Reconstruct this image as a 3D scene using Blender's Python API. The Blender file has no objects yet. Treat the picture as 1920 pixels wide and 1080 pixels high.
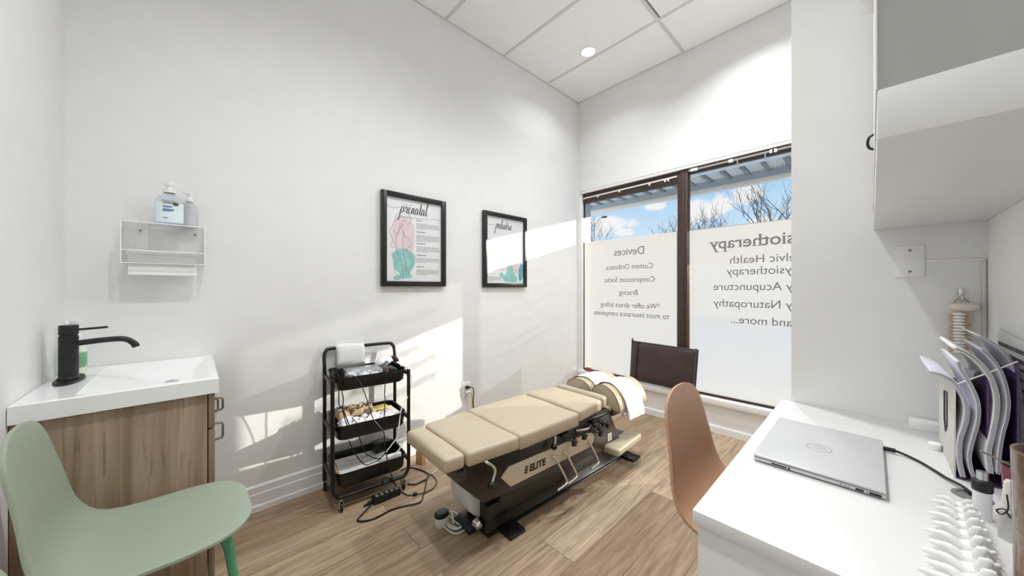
import bpy, bmesh, math, random
from mathutils import Vector, Matrix
R = math.radians
scn = bpy.context.scene
COL = scn.collection

# ------------------------------------------------------------------ camera
# x runs along the poster wall towards the window, y towards the poster wall, z up; the camera stands at (0, 0)
cd = bpy.data.cameras.new('camera'); cam = bpy.data.objects.new('camera', cd); COL.objects.link(cam)
cam.location = (0, 0, 1.215)
cam.rotation_euler = (R(90), 0, R(46.797 - 90))
cd.sensor_width = 36.0; cd.lens = 633.0 / 1920 * 36; cd.clip_start = 0.02; cd.clip_end = 400
scn.camera = cam

# ------------------------------------------------------------------ exposure
vs = scn.view_settings
scn.display_settings.display_device = 'sRGB'
vs.view_transform = 'Standard'; vs.look = 'None'; vs.gamma = 1; vs.exposure = 0.12; vs.use_curve_mapping = False
cy = scn.cycles
cy.max_bounces = 10; cy.diffuse_bounces = 6; cy.glossy_bounces = 4; cy.transmission_bounces = 6
cy.transparent_max_bounces = 24; cy.caustics_reflective = False; cy.caustics_refractive = False
cy.sample_clamp_indirect = 6.0; cy.use_denoising = True

SUN_E = 8.5          # low winter sun
SKY_S = 1.0
LAMP_W = 13.5        # each ceiling downlight

def lin(c):
    return tuple(((v / 255) / 12.92 if v / 255 <= .04045 else ((v / 255 + .055) / 1.055) ** 2.4) for v in c)

# ------------------------------------------------------------------ sky: blue with separate white clouds
w = bpy.data.worlds.new('sky'); scn.world = w; w.use_nodes = True
nt = w.node_tree; N = nt.nodes; L = nt.links; N.clear()
tc = N.new('ShaderNodeTexCoord'); sep = N.new('ShaderNodeSeparateXYZ'); L.new(tc.outputs['Generated'], sep.inputs[0])
ramp = N.new('ShaderNodeValToRGB'); L.new(sep.outputs['Z'], ramp.inputs[0])
e = ramp.color_ramp.elements
e[0].position = 0.0; e[0].color = (*lin((234, 236, 238)), 1)
e[1].position = 0.12; e[1].color = (*lin((210, 230, 245)), 1)
q = e.new(0.32); q.color = (*lin((150, 198, 240)), 1)
q = e.new(0.8); q.color = (*lin((120, 172, 228)), 1)
noi = N.new('ShaderNodeTexNoise'); noi.inputs['Scale'].default_value = 26; noi.inputs['Detail'].default_value = 6
L.new(tc.outputs['Generated'], noi.inputs['Vector'])
noi2 = N.new('ShaderNodeTexNoise'); noi2.inputs['Scale'].default_value = 3.0; noi2.inputs['Detail'].default_value = 9
noi2.inputs['Roughness'].default_value = .6
L.new(tc.outputs['Generated'], noi2.inputs['Vector'])
def vmath(op, a, b=None):
    n = N.new('ShaderNodeVectorMath'); n.operation = op
    for i, v in ((0, a), (1, b)):
        if v is None: continue
        if isinstance(v, (tuple, list)): n.inputs[i].default_value = v
        else: L.new(v, n.inputs[i])
    return n
def smath(op, a, b=None):
    n = N.new('ShaderNodeMath'); n.operation = op
    for i, v in ((0, a), (1, b)):
        if v is None: continue
        if isinstance(v, (int, float)): n.inputs[i].default_value = v
        else: L.new(v, n.inputs[i])
    return n.outputs[0]
# clouds: (unit direction, half width, half height)
CLOUDS = [((0.85,0.496,0.18),0.065,0.024),((0.839,0.52,0.161),0.035,0.012),((0.892,0.395,0.219),0.036,0.016),((0.934,0.301,0.195),0.062,0.034),((0.945,0.256,0.204),0.035,0.03),((0.954,0.2,0.225),0.036,0.028),((0.972,0.18,0.153),0.045,0.016),((0.869,0.471,0.154),0.03,0.016),((0.982,0.057,0.18),0.08,0.03)]
acc = None
for (d, a, b) in CLOUDS:
    side = Vector((d[1], -d[0], 0)).normalized(); dv = Vector(d); up = side.cross(dv).normalized()
    if up.z < 0: up = -up
    df = vmath('SUBTRACT', tc.outputs['Generated'], d).outputs[0]
    sx = smath('DIVIDE', vmath('DOT_PRODUCT', df, tuple(side)).outputs['Value'], a)
    sy = smath('DIVIDE', vmath('DOT_PRODUCT', df, tuple(up)).outputs['Value'], b)
    front = smath('GREATER_THAN', vmath('DOT_PRODUCT', tc.outputs['Generated'], d).outputs['Value'], 0.2)
    r = smath('SUBTRACT', 1.0, smath('SQRT', smath('ADD', smath('MULTIPLY', sx, sx), smath('MULTIPLY', sy, sy))))
    r = smath('MULTIPLY', smath('MAXIMUM', r, -1.0), front)
    r = smath('SUBTRACT', r, smath('MULTIPLY', smath('SUBTRACT', 1.0, front), 1.0))
    acc = r if acc is None else smath('MAXIMUM', acc, r)
val = smath('ADD', acc, smath('MULTIPLY', smath('SUBTRACT', noi.outputs['Fac'], 0.5), 1.5))
cr = N.new('ShaderNodeMapRange'); L.new(val, cr.inputs[0])
cr.inputs[1].default_value = .0; cr.inputs[2].default_value = .45; cr.interpolation_type = 'SMOOTHSTEP'
mix = N.new('ShaderNodeMix'); mix.data_type = 'RGBA'
L.new(cr.outputs[0], mix.inputs[0]); L.new(ramp.outputs[0], mix.inputs[6]); mix.inputs[7].default_value = (*lin((247, 243, 243)), 1)
bg = N.new('ShaderNodeBackground'); L.new(mix.outputs[2], bg.inputs[0]); bg.inputs[1].default_value = SKY_S
wo = N.new('ShaderNodeOutputWorld'); L.new(bg.outputs[0], wo.inputs[0])

# ------------------------------------------------------------------ sun
sd = bpy.data.lights.new('sun', 'SUN'); sun = bpy.data.objects.new('sun', sd); COL.objects.link(sun)
sd.energy = SUN_E; sd.angle = R(0.6); sd.color = (1.0, 0.93, 0.82)
sun.rotation_euler = Vector((-1, .72, -.276)).to_track_quat('-Z', 'Y').to_euler(); sun.location = (12, -8, 6)

# ------------------------------------------------------------------ helpers
MATS = {}
def mat(name, rgb, rough=.5, metal=0.0, spec=.5, bump=0, bscale=200, var=0, vscale=8, stretch=(1, 1, 1), emit=0, coat=0, sheen=0):
    if name in MATS: return MATS[name]
    m = bpy.data.materials.new(name); m.use_nodes = True; t = m.node_tree; p = t.nodes['Principled BSDF']
    c = lin(rgb); p.inputs['Base Color'].default_value = (*c, 1); p.inputs['Roughness'].default_value = rough
    p.inputs['Metallic'].default_value = metal; p.inputs['Specular IOR Level'].default_value = spec
    p.inputs['Coat Weight'].default_value = coat; p.inputs['Sheen Weight'].default_value = sheen
    if emit: p.inputs['Emission Color'].default_value = (*c, 1); p.inputs['Emission Strength'].default_value = emit
    co = t.nodes.new('ShaderNodeTexCoord'); mp = t.nodes.new('ShaderNodeMapping'); mp.inputs['Scale'].default_value = stretch
    t.links.new(co.outputs['Object'], mp.inputs[0])
    n = t.nodes.new('ShaderNodeTexNoise'); n.inputs['Scale'].default_value = vscale; n.inputs['Detail'].default_value = 5
    t.links.new(mp.outputs[0], n.inputs['Vector'])
    v = var if var else .015
    r = t.nodes.new('ShaderNodeValToRGB'); t.links.new(n.outputs['Fac'], r.inputs[0])
    r.color_ramp.elements[0].position = .3; r.color_ramp.elements[1].position = .7
    r.color_ramp.elements[0].color = (*[x * (1 - v) for x in c], 1); r.color_ramp.elements[1].color = (*[min(1, x * (1 + v)) for x in c], 1)
    t.links.new(r.outputs[0], p.inputs['Base Color'])
    if bump:
        n2 = t.nodes.new('ShaderNodeTexNoise'); n2.inputs['Scale'].default_value = bscale; n2.inputs['Detail'].default_value = 3
        t.links.new(mp.outputs[0], n2.inputs['Vector'])
        b = t.nodes.new('ShaderNodeBump'); b.inputs['Strength'].default_value = bump; b.inputs['Distance'].default_value = .002
        t.links.new(n2.outputs['Fac'], b.inputs['Height']); t.links.new(b.outputs[0], p.inputs['Normal'])
    MATS[name] = m; return m
def clear_mat(name, tint, opacity=.08, gloss=.5, rough=.02):
    """thin clear sheet: see-through, with a fresnel reflection and a little body colour"""
    if name in MATS: return MATS[name]
    m = bpy.data.materials.new(name); m.use_nodes = True; t = m.node_tree; t.nodes.clear()
    o = t.nodes.new('ShaderNodeOutputMaterial'); tr = t.nodes.new('ShaderNodeBsdfTransparent'); tr.inputs[0].default_value = (*lin(tint), 1)
    gl = t.nodes.new('ShaderNodeBsdfGlossy'); gl.inputs['Roughness'].default_value = rough
    df = t.nodes.new('ShaderNodeBsdfDiffuse'); df.inputs[0].default_value = (*lin(tint), 1)
    lw = t.nodes.new('ShaderNodeLayerWeight'); lw.inputs[0].default_value = .5
    pw = t.nodes.new('ShaderNodeMath'); pw.operation = 'POWER'; pw.inputs[1].default_value = 5; t.links.new(lw.outputs['Facing'], pw.inputs[0])
    mu = t.nodes.new('ShaderNodeMath'); mu.operation = 'MULTIPLY_ADD'; mu.inputs[1].default_value = .96 * gloss; mu.inputs[2].default_value = .04 * gloss; t.links.new(pw.outputs[0], mu.inputs[0])
    a = t.nodes.new('ShaderNodeMixShader'); a.inputs[0].default_value = opacity; t.links.new(tr.outputs[0], a.inputs[1]); t.links.new(df.outputs[0], a.inputs[2])
    b = t.nodes.new('ShaderNodeMixShader'); t.links.new(mu.outputs[0], b.inputs[0]); t.links.new(a.outputs[0], b.inputs[1]); t.links.new(gl.outputs[0], b.inputs[2])
    t.links.new(b.outputs[0], o.inputs[0]); MATS[name] = m; return m
def emit_mat(name, rgb, s):
    m = bpy.data.materials.new(name); m.use_nodes = True; t = m.node_tree; t.nodes.clear()
    o = t.nodes.new('ShaderNodeOutputMaterial'); em = t.nodes.new('ShaderNodeEmission'); em.inputs[0].default_value = (*lin(rgb), 1); em.inputs[1].default_value = s
    t.links.new(em.outputs[0], o.inputs[0]); return m

def smooth_pts(pts, k=6):
    pts = [Vector(p) for p in pts]; out = []; n = len(pts)
    for i in range(n - 1):
        p0 = pts[max(i - 1, 0)]; p1 = pts[i]; p2 = pts[i + 1]; p3 = pts[min(i + 2, n - 1)]
        for j in range(k):
            t = j / k
            out.append(.5 * ((2 * p1) + (p2 - p0) * t + (2 * p0 - 5 * p1 + 4 * p2 - p3) * t * t + (3 * p1 - p0 - 3 * p2 + p3) * t ** 3))
    out.append(pts[-1]); return out

class MB:
    def __init__(s): s.bm = bmesh.new()
    def quad(s, *p): s.bm.faces.new([s.bm.verts.new(v) for v in p]); return s
    def box(s, x0, x1, y0, y1, z0, z1, bev=0, seg=2, M=None):
        b = bmesh.new(); v = [b.verts.new((x, y, z)) for x in (x0, x1) for y in (y0, y1) for z in (z0, z1)]
        for f in ((0, 1, 3, 2), (4, 6, 7, 5), (0, 4, 5, 1), (2, 3, 7, 6), (0, 2, 6, 4), (1, 5, 7, 3)): b.faces.new([v[i] for i in f])
        if bev: bmesh.ops.bevel(b, geom=b.edges[:], offset=bev, segments=seg, affect='EDGES', profile=.5)
        if M: b.transform(M)
        s._add(b); return s
    def _add(s, b):
        bmesh.ops.recalc_face_normals(b, faces=b.faces[:])
        mp = {v: s.bm.verts.new(v.co) for v in b.verts}
        for f in b.faces:
            try: s.bm.faces.new([mp[v] for v in f.verts])
            except ValueError: pass
        b.free()
    def tube(s, pts, r, n=8, close=False):
        pts = [Vector(p) for p in pts]; b = bmesh.new(); m = len(pts); rings = []
        rad = r if isinstance(r, (list, tuple)) else [r] * m
        t0 = (pts[1] - pts[0]).normalized(); a = t0.orthogonal().normalized()
        for i, p in enumerate(pts):
            if close: t = pts[(i + 1) % m] - pts[i - 1]
            else: t = pts[min(i + 1, m - 1)] - pts[max(i - 1, 0)]
            t = t.normalized() if t.length > 1e-9 else t0
            a = a - t * a.dot(t); a = a.normalized() if a.length > 1e-6 else t.orthogonal().normalized()
            c = t.cross(a)
            rings.append([b.verts.new(p + (a * math.cos(2 * math.pi * k / n) + c * math.sin(2 * math.pi * k / n)) * rad[i]) for k in range(n)])
        for i in range(m if close else m - 1):
            A = rings[i]; B = rings[(i + 1) % m]
            for k in range(n): b.faces.new((A[k], A[(k + 1) % n], B[(k + 1) % n], B[k]))
        if not close: b.faces.new(rings[0][::-1]); b.faces.new(rings[-1])
        s._add(b); return s
    def cyl(s, p, q, r, r2=None, n=20): return s.tube([p, q], [r, r if r2 is None else r2], n)
    def lathe(s, prof, c=(0, 0, 0), n=28, M=None, sx=1, sy=1):
        b = bmesh.new(); rows = []
        for (r, z) in prof:
            rows.append([b.verts.new((c[0] + sx * r * math.cos(2 * math.pi * k / n), c[1] + sy * r * math.sin(2 * math.pi * k / n), c[2] + z)) for k in range(n)] if r > 1e-6 else [b.verts.new((c[0], c[1], c[2] + z))])
        for A, B in zip(rows, rows[1:]):
            for k in range(n):
                a1, a2 = A[k % len(A)], A[(k + 1) % len(A)]; b1, b2 = B[k % len(B)], B[(k + 1) % len(B)]
                f = [a1, a2, b2, b1]; f = [v for i, v in enumerate(f) if v not in f[:i]]
                if len(f) > 2: b.faces.new(f)
        if M: b.transform(M)
        s._add(b); return s
    def prism(s, poly, ax, a, c, bev=0, seg=2, M=None):
        """outline in the two axes other than ax, carried from a to c along ax"""
        b = bmesh.new()
        def P(u, v, t): return (t, u, v) if ax == 'x' else ((u, t, v) if ax == 'y' else (u, v, t))
        A = [b.verts.new(P(u, v, a)) for u, v in poly]; B = [b.verts.new(P(u, v, c)) for u, v in poly]; n = len(poly)
        b.faces.new(A); b.faces.new(B[::-1])
        for i in range(n): b.faces.new((A[i], B[i], B[(i + 1) % n], A[(i + 1) % n]))
        bmesh.ops.recalc_face_normals(b, faces=b.faces[:])
        if bev: bmesh.ops.bevel(b, geom=b.edges[:], offset=bev, segments=seg, affect='EDGES', profile=.5)
        if M: b.transform(M)
        s._add(b); return s
    def ell(s, c, r, n=16, M=None):
        prof = [(math.sin(math.pi * i / n), -math.cos(math.pi * i / n)) for i in range(n + 1)]
        b = MB(); b.lathe([(p, z) for p, z in prof], n=2 * n)
        X = Matrix.Translation(c) @ (M or Matrix.Identity(4)) @ Matrix.Diagonal((r[0], r[1], r[2], 1)); b.bm.transform(X); s._add(b.bm); return s
    def grid(s, rows, closed=False):
        V = [[s.bm.verts.new(p) for p in r] for r in rows]
        for A, B in zip(V, V[1:]):
            n = len(A)
            for k in range(n if closed else n - 1): s.bm.faces.new((A[k], A[(k + 1) % n], B[(k + 1) % n], B[k]))
        return s
    def build(s, name, m, parent=None, local=False, smooth=38, kind=None, thick=0, label=None):
        if parent is not None and not local: s.bm.transform(chain(parent).inverted())
        me = bpy.data.meshes.new(name); s.bm.to_mesh(me); s.bm.free()
        if smooth:
            for p in me.polygons: p.use_smooth = True
            me.set_sharp_from_angle(angle=R(smooth))
        me.materials.append(m); o = bpy.data.objects.new(name, me); COL.objects.link(o)
        if parent is not None: o.parent = parent
        if kind: o['kind'] = kind
        if label: o['label'] = label
        if thick: md = o.modifiers.new('thickness', 'SOLIDIFY'); md.thickness = thick; md.offset = 0
        return o
ROOTM = {}
def chain(o):
    while o.parent: o = o.parent
    return ROOTM.get(o.name, Matrix.Identity(4))
def thing(name, label, cat, loc=(0, 0, 0), rz=0, group=None):
    o = bpy.data.objects.new(name, None); COL.objects.link(o); o.empty_display_size = .05
    o.location = loc; o.rotation_euler = (0, 0, rz); o['label'] = label; o['category'] = cat
    if group: o['group'] = group
    ROOTM[o.name] = Matrix.Translation(loc) @ Matrix.Rotation(rz, 4, 'Z'); return o
def tag(o, label, cat, group=None):
    o['label'] = label; o['category'] = cat
    if group: o['group'] = group
    return o
def text_mesh(name, body, size, m, M, parent=None, align='CENTER', ext=.0004, shear=0, off=0, sx=1, space=1, serif=0):
    c = bpy.data.curves.new('lettering', 'FONT'); c.body = body; c.size = size; c.align_x = align; c.extrude = ext; c.shear = shear; c.offset = off; c.space_character = space
    t = bpy.data.objects.new('lettering', c); COL.objects.link(t)
    me = bpy.data.meshes.new_from_object(t.evaluated_get(bpy.context.evaluated_depsgraph_get()))
    bpy.data.objects.remove(t); bpy.data.curves.remove(c)
    if serif:   # slab serifs on the flat ends of the stems
        bm = bmesh.new(); bm.from_mesh(me); bmesh.ops.remove_doubles(bm, verts=bm.verts[:], dist=1e-6); bm.normal_update(); ends = []
        for e_ in bm.edges:
            a, b_ = e_.verts[0].co, e_.verts[1].co
            if abs(a.y - b_.y) < 1e-5 and abs(a.z - b_.z) < 1e-6 and a.z > 0 and .03 * size < abs(a.x - b_.x) < .16 * size and len(e_.link_faces) == 2 and any(abs(f.normal.y) > .9 for f in e_.link_faces):
                up = [f.normal.y for f in e_.link_faces if abs(f.normal.y) > .9][0]; ends.append(((a.x + b_.x) / 2, a.y, abs(a.x - b_.x), up))
        for x, y, w_, up in ends:
            t_ = .035 * size; y0, y1 = (y - t_, y) if up > 0 else (y, y + t_); hw = w_ * serif / 2
            v = [bm.verts.new(p) for p in ((x - hw, y0, ext * 1.2), (x + hw, y0, ext * 1.2), (x + hw, y1, ext * 1.2), (x - hw, y1, ext * 1.2))]; bm.faces.new(v)
        bm.to_mesh(me); bm.free()
    me.transform(M @ Matrix.Diagonal((sx, 1, 1, 1)))
    if parent is not None: me.transform(chain(parent).inverted())
    me.materials.clear(); me.materials.append(m); me.name = name
    o = bpy.data.objects.new(name, me); COL.objects.link(o)
    if parent is not None: o.parent = parent
    return o
def frame_of(o, x, y):   # matrix from an origin, a text-right vector and a text-up vector
    x = Vector(x).normalized(); y = Vector(y).normalized(); z = x.cross(y)
    return Matrix(((x.x, y.x, z.x, o[0]), (x.y, y.y, z.y, o[1]), (x.z, y.z, z.z, o[2]), (0, 0, 0, 1)))

# ------------------------------------------------------------------ materials
def wood_floor():
    m = bpy.data.materials.new('wood_plank_floor'); m.use_nodes = True; t = m.node_tree; p = t.nodes['Principled BSDF']; A = t.nodes.new; K = t.links.new
    co = A('ShaderNodeTexCoord'); br = A('ShaderNodeTexBrick'); K(co.outputs['Object'], br.inputs['Vector'])
    br.inputs['Scale'].default_value = 1; br.inputs['Brick Width'].default_value = 1.22; br.inputs['Row Height'].default_value = .18
    br.inputs['Mortar Size'].default_value = .0012; br.inputs['Mortar Smooth'].default_value = .2; br.offset = .37; br.inputs['Bias'].default_value = 0
    br.inputs['Color1'].default_value = (0, 0, 0, 1); br.inputs['Color2'].default_value = (1, 1, 1, 1); br.inputs['Mortar'].default_value = (.5, .5, .5, 1)
    bw = A('ShaderNodeSeparateColor'); K(br.outputs['Color'], bw.inputs[0])
    r = A('ShaderNodeValToRGB'); K(bw.outputs[0], r.inputs[0]); r.color_ramp.elements[0].color = (*lin((166, 143, 118)), 1); r.color_ramp.elements[1].color = (*lin((216, 197, 172)), 1)
    q = r.color_ramp.elements.new(.5); q.color = (*lin((190, 168, 142)), 1)
    # grain: noise stretched along the boards, shifted from board to board
    sh = A('ShaderNodeVectorMath'); sh.operation = 'MULTIPLY_ADD'; cx = A('ShaderNodeCombineXYZ'); K(bw.outputs[0], cx.inputs[0]); K(bw.outputs[0], cx.inputs[1]); K(bw.outputs[0], cx.inputs[2])
    K(cx.outputs[0], sh.inputs[0]); sh.inputs[1].default_value = (7.3, 5.1, 9.7); K(co.outputs['Object'], sh.inputs[2])
    mp = A('ShaderNodeMapping'); mp.inputs['Scale'].default_value = (1.6, 22, 1); K(sh.outputs[0], mp.inputs[0])
    n = A('ShaderNodeTexNoise'); n.inputs['Scale'].default_value = 2.2; n.inputs['Detail'].default_value = 8; n.inputs['Roughness'].default_value = .62; n.inputs['Distortion'].default_value = .9; K(mp.outputs[0], n.inputs['Vector'])
    g = A('ShaderNodeValToRGB'); K(n.outputs['Fac'], g.inputs[0]); g.color_ramp.elements[0].position = .28; g.color_ramp.elements[1].position = .72
    g.color_ramp.elements[0].color = (.48, .44, .40, 1); g.color_ramp.elements[1].color = (1.12, 1.1, 1.08, 1)
    x = A('ShaderNodeMix'); x.data_type = 'RGBA'; x.blend_type = 'MULTIPLY'; x.inputs[0].default_value = 1; K(r.outputs[0], x.inputs[6]); K(g.outputs[0], x.inputs[7])
    y = A('ShaderNodeMix'); y.data_type = 'RGBA'; K(br.outputs['Fac'], y.inputs[0]); K(x.outputs[2], y.inputs[6]); y.inputs[7].default_value = (*lin((92, 72, 54)), 1)
    K(y.outputs[2], p.inputs['Base Color']); p.inputs['Roughness'].default_value = .48; p.inputs['Specular IOR Level'].default_value = .35
    b = A('ShaderNodeBump'); b.inputs['Strength'].default_value = .15; b.inputs['Distance'].default_value = .002; K(n.outputs['Fac'], b.inputs['Height']); K(b.outputs[0], p.inputs['Normal'])
    return m
def wood_panel():
    m = bpy.data.materials.new('grey_brown_wood_veneer'); m.use_nodes = True; t = m.node_tree; p = t.nodes['Principled BSDF']; A = t.nodes.new; K = t.links.new
    co = A('ShaderNodeTexCoord'); mp = A('ShaderNodeMapping'); mp.inputs['Scale'].default_value = (11, 11, .55); K(co.outputs['Object'], mp.inputs[0])
    n = A('ShaderNodeTexNoise'); n.inputs['Scale'].default_value = 1.6; n.inputs['Detail'].default_value = 7; n.inputs['Distortion'].default_value = 1.1; K(mp.outputs[0], n.inputs['Vector'])
    r = A('ShaderNodeValToRGB'); K(n.outputs['Fac'], r.inputs[0]); r.color_ramp.elements[0].position = .3; r.color_ramp.elements[1].position = .68
    r.color_ramp.elements[0].color = (*lin((118, 96, 77)), 1); r.color_ramp.elements[1].color = (*lin((174, 153, 131)), 1)
    mp2 = A('ShaderNodeMapping'); mp2.inputs['Scale'].default_value = (60, 60, 4); K(co.outputs['Object'], mp2.inputs[0])
    n2 = A('ShaderNodeTexNoise'); n2.inputs['Scale'].default_value = 2; n2.inputs['Detail'].default_value = 4; K(mp2.outputs[0], n2.inputs['Vector'])
    r2 = A('ShaderNodeValToRGB'); K(n2.outputs['Fac'], r2.inputs[0]); r2.color_ramp.elements[0].position = .26; r2.color_ramp.elements[0].color = (.55, .5, .45, 1); r2.color_ramp.elements[1].position = .42; r2.color_ramp.elements[1].color = (1, 1, 1, 1)
    x = A('ShaderNodeMix'); x.data_type = 'RGBA'; x.blend_type = 'MULTIPLY'; x.inputs[0].default_value = .8; K(r.outputs[0], x.inputs[6]); K(r2.outputs[0], x.inputs[7])
    K(x.outputs[2], p.inputs['Base Color']); p.inputs['Roughness'].default_value = .5; return m
def film_mat(name, col, through):
    m = bpy.data.materials.new(name); m.use_nodes = True; t = m.node_tree; t.nodes.clear(); A = t.nodes.new; K = t.links.new
    o = A('ShaderNodeOutputMaterial'); tl = A('ShaderNodeBsdfTranslucent'); tl.inputs[0].default_value = (*col, 1)
    df = A('ShaderNodeBsdfDiffuse'); df.inputs[0].default_value = (.85, .85, .84, 1); tr = A('ShaderNodeBsdfTransparent')
    a = A('ShaderNodeMixShader'); a.inputs[0].default_value = .08; K(tl.outputs[0], a.inputs[1]); K(df.outputs[0], a.inputs[2])
    b = A('ShaderNodeMixShader'); b.inputs[0].default_value = through; K(a.outputs[0], b.inputs[1]); K(tr.outputs[0], b.inputs[2]); K(b.outputs[0], o.inputs[0]); return m
M_WALL = mat('wall_paint', (234, 234, 233), .7, bump=.05, bscale=300)
M_CEIL = mat('ceiling_tile', (249, 249, 249), .85, bump=.08, bscale=250)
M_GRID = mat('ceiling_tee_bar', (214, 214, 213), .6)
M_TRIM = mat('white_trim_paint', (240, 240, 240), .4)
M_FLOOR = wood_floor(); M_WOOD = wood_panel(); M_FILM = film_mat('dense_frosted_film', (.365, .343, .322), .07); M_FILM2 = film_mat('thin_frosted_film', (.515, .455, .385), .44)
M_BROWN = mat('dark_bronze_aluminium', (72, 56, 50), .4, .3)
M_WHITE = mat('white_laminate', (228, 228, 227), .35)
M_GLOSSW = mat('white_ceramic', (242, 242, 242), .12, coat=.3)
M_PLAST = mat('white_plastic', (240, 240, 240), .35)
M_BLACK = mat('black_metal', (18, 17, 17), .32, spec=.5)
M_MATBLK = mat('matte_black', (15, 15, 16), .42)
M_CHROME = mat('chrome', (225, 225, 228), .15, 1.0)
M_GREY = mat('grey_plastic', (140, 140, 142), .5)
M_GLASS = clear_mat('window_glass', (250, 252, 253), .0, .6)
M_ACRYL = clear_mat('clear_acrylic', (252, 252, 252), .02, .5)
M_EDGE = mat('acrylic_edge', (250, 250, 250), .15)
M_PAPER = mat('white_paper', (242, 242, 240), .75)
M_INK = mat('print_ink', (70, 70, 74), .7)

# ================================================================== THE ROOM
XE, XW, YD, YA, ZC = -.396, 3.197, -.240, 2.300, 3.327   # near wall, window wall, right wall, poster wall, ceiling
T = .12
MB().box(XE - T, XW + T, YD - T, YA + T, -.08, 0).build('floor', M_FLOOR, kind='structure', smooth=0)
MB().box(XE - T, XW + .12, YA, YA + T, 0, ZC + .3).build('wall_left', M_WALL, kind='structure', smooth=0)
MB().box(XE - T, XE, YD - T, YA, 0, ZC + .3).build('wall_near', M_WALL, kind='structure', smooth=0)
MB().box(XE, XW + .12, YD - T, YD, 0, ZC + .3).build('wall_right', M_WALL, kind='structure', smooth=0)
# stub wall that hides part of the window
MB().box(1.75, 1.86, YD, .221, 0, ZC + .02).build('wall_partition', M_WALL, kind='structure', smooth=0)
# window wall with its opening
WY0, WY1, WZ0, WZ1 = -.045, 2.286, .245, 2.309
wl = MB(); wl.box(XW, XW + .12, YD, WY0, 0, ZC + .3); wl.box(XW, XW + .12, WY1, YA, 0, ZC + .3)
wl.box(XW, XW + .12, WY0, WY1, 0, WZ0); wl.box(XW, XW + .12, WY0, WY1, WZ1, ZC + .3)
wl.build('wall_far', M_WALL, kind='structure', smooth=0)
# ceiling: tiles in a tee grid, one tile pushed a little aside
cl = MB(); gx = [XE, -.393 + .61 * 1, .827, 1.437, 2.047, 2.657, XW]; gx = [XE, .217, .827, 1.437, 2.047, 2.657, XW]; gy = [YD, -.07, 1.15, YA]
for i in range(len(gx) - 1):
    for j in range(len(gy) - 1):
        y0 = gy[j]; y1 = gy[j + 1]
        if i == 4 and j == 1: y1 -= .024
        cl.box(gx[i], gx[i + 1], y0, y1, ZC, ZC + .015)
ceil = cl.build('ceiling', M_CEIL, kind='structure', smooth=0)
MB().box(XE - T, XW + .12, YD - T, YA + T, ZC + .25, ZC + .3).build('ceiling_slab', mat('dark_plenum', (40, 40, 40), .9), parent=ceil, smooth=0)
gb = MB()
for x in gx[1:-1]: gb.box(x - .012, x + .012, YD, YA, ZC - .004, ZC + .02)
for y in gy[1:-1]: gb.box(XE, XW, y - .012, y + .012, ZC - .0045, ZC + .02)
gb.box(XE, XE + .02, YD, YA, ZC - .003, ZC + .0); gb.box(XW - .015, XW, YD, YA, ZC - .003, ZC)
gb.box(XE, XW, YA - .015, YA, ZC - .003, ZC); gb.box(XE, XW, YD, YD + .015, ZC - .003, ZC)
gb.build('ceiling_grid', M_GRID, parent=ceil, smooth=0)
# baseboards: stepped profile
def base_prof(d): return [(0, 0), (d, 0), (d, .028), (d * .72, .036), (d * .72, .092), (d * .52, .097), (d * .52, .13), (d * .2, .138), (0, .14)]
MB().prism([(YA - a, z) for a, z in base_prof(.02)], 'x', XE, XW).build('baseboard_left', M_TRIM, kind='structure', smooth=20)
MB().prism([(XW - a, z) for a, z in [(0, 0), (.014, 0), (.014, .05), (.01, .058), (0, .06)]], 'y', YD, YA - .02).build('baseboard_far', M_TRIM, kind='structure', smooth=20)

# ------------------------------------------------------------------ windows
GX = 3.262                                                                 # glass plane
sill = MB().box(3.165, 3.235, WY0, WY1 - .001, .235, .286, bev=.006).build('trim_1', M_TRIM, kind='structure')      # inner sill ledge
MB().box(XW - .001, 3.30, WY1 - .004, WY1 + .001, WZ0, WZ1).box(XW + .004, 3.31, WY0, WY1, WZ1 - .024, WZ1 + .001).build('trim_2', M_TRIM, kind='structure', smooth=0)
def window(idx, y0, y1, headz, label):
    f = MB(); x0, x1 = 3.232, 3.28
    f.box(x0, x1, y0, y1, headz, WZ1 - .024, bev=.003); f.box(x0 + .012, x1, y0, y1, WZ0, .300, bev=.003)
    f.box(x0 + .006, x1, y0, y0 + .012, .30, headz, bev=.002); f.box(x0 + .012, x1, y1 - .004, y1, .30, headz)
    r = f.build('window_%d' % idx, M_BROWN, kind='structure'); r['label'] = label
    MB().box(GX, GX + .005, y0 + .01, y1 - .01, .295, headz + .004).build('glass', M_GLASS, parent=r, smooth=0)
    for za, zb, mm in (((.300, 1.737, M_FILM),) if idx == 1 else ((.300, 1.430, M_FILM2), (1.430, 1.737, M_FILM))):  # right film split for the sun patches: lower piece passes more sun
        MB().quad((GX - .002, y0 + .004, za), (GX - .002, y1 - .004, za), (GX - .002, y1 - .004, zb), (GX - .002, y0 + .004, zb)).build('frosted_film', mm, parent=r, smooth=0)
    return r
w1 = window(1, 1.211, 2.258, 2.178, 'left window pane by the poster wall, frosted below')
w2 = window(2, -.03, 1.129, 2.240, 'right window pane running behind the partition, frosted below')
MB().box(3.222, 3.275, 1.129, 1.211, .245, WZ1 - .004, bev=.006).box(3.216, 3.226, 1.158, 1.182, .29, WZ1 - .004, bev=.002).build('trim_3', M_BROWN, kind='structure')
MB().box(3.215, 3.30, 2.258, WY1 - .004, .286, WZ1 - .004, bev=.002).build('trim_4', M_TRIM, kind='structure')
MB().box(3.222, 3.31, WY0, -.028, .245, WZ1 - .004, bev=.004).build('trim_5', M_BROWN, kind='structure')
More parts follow.
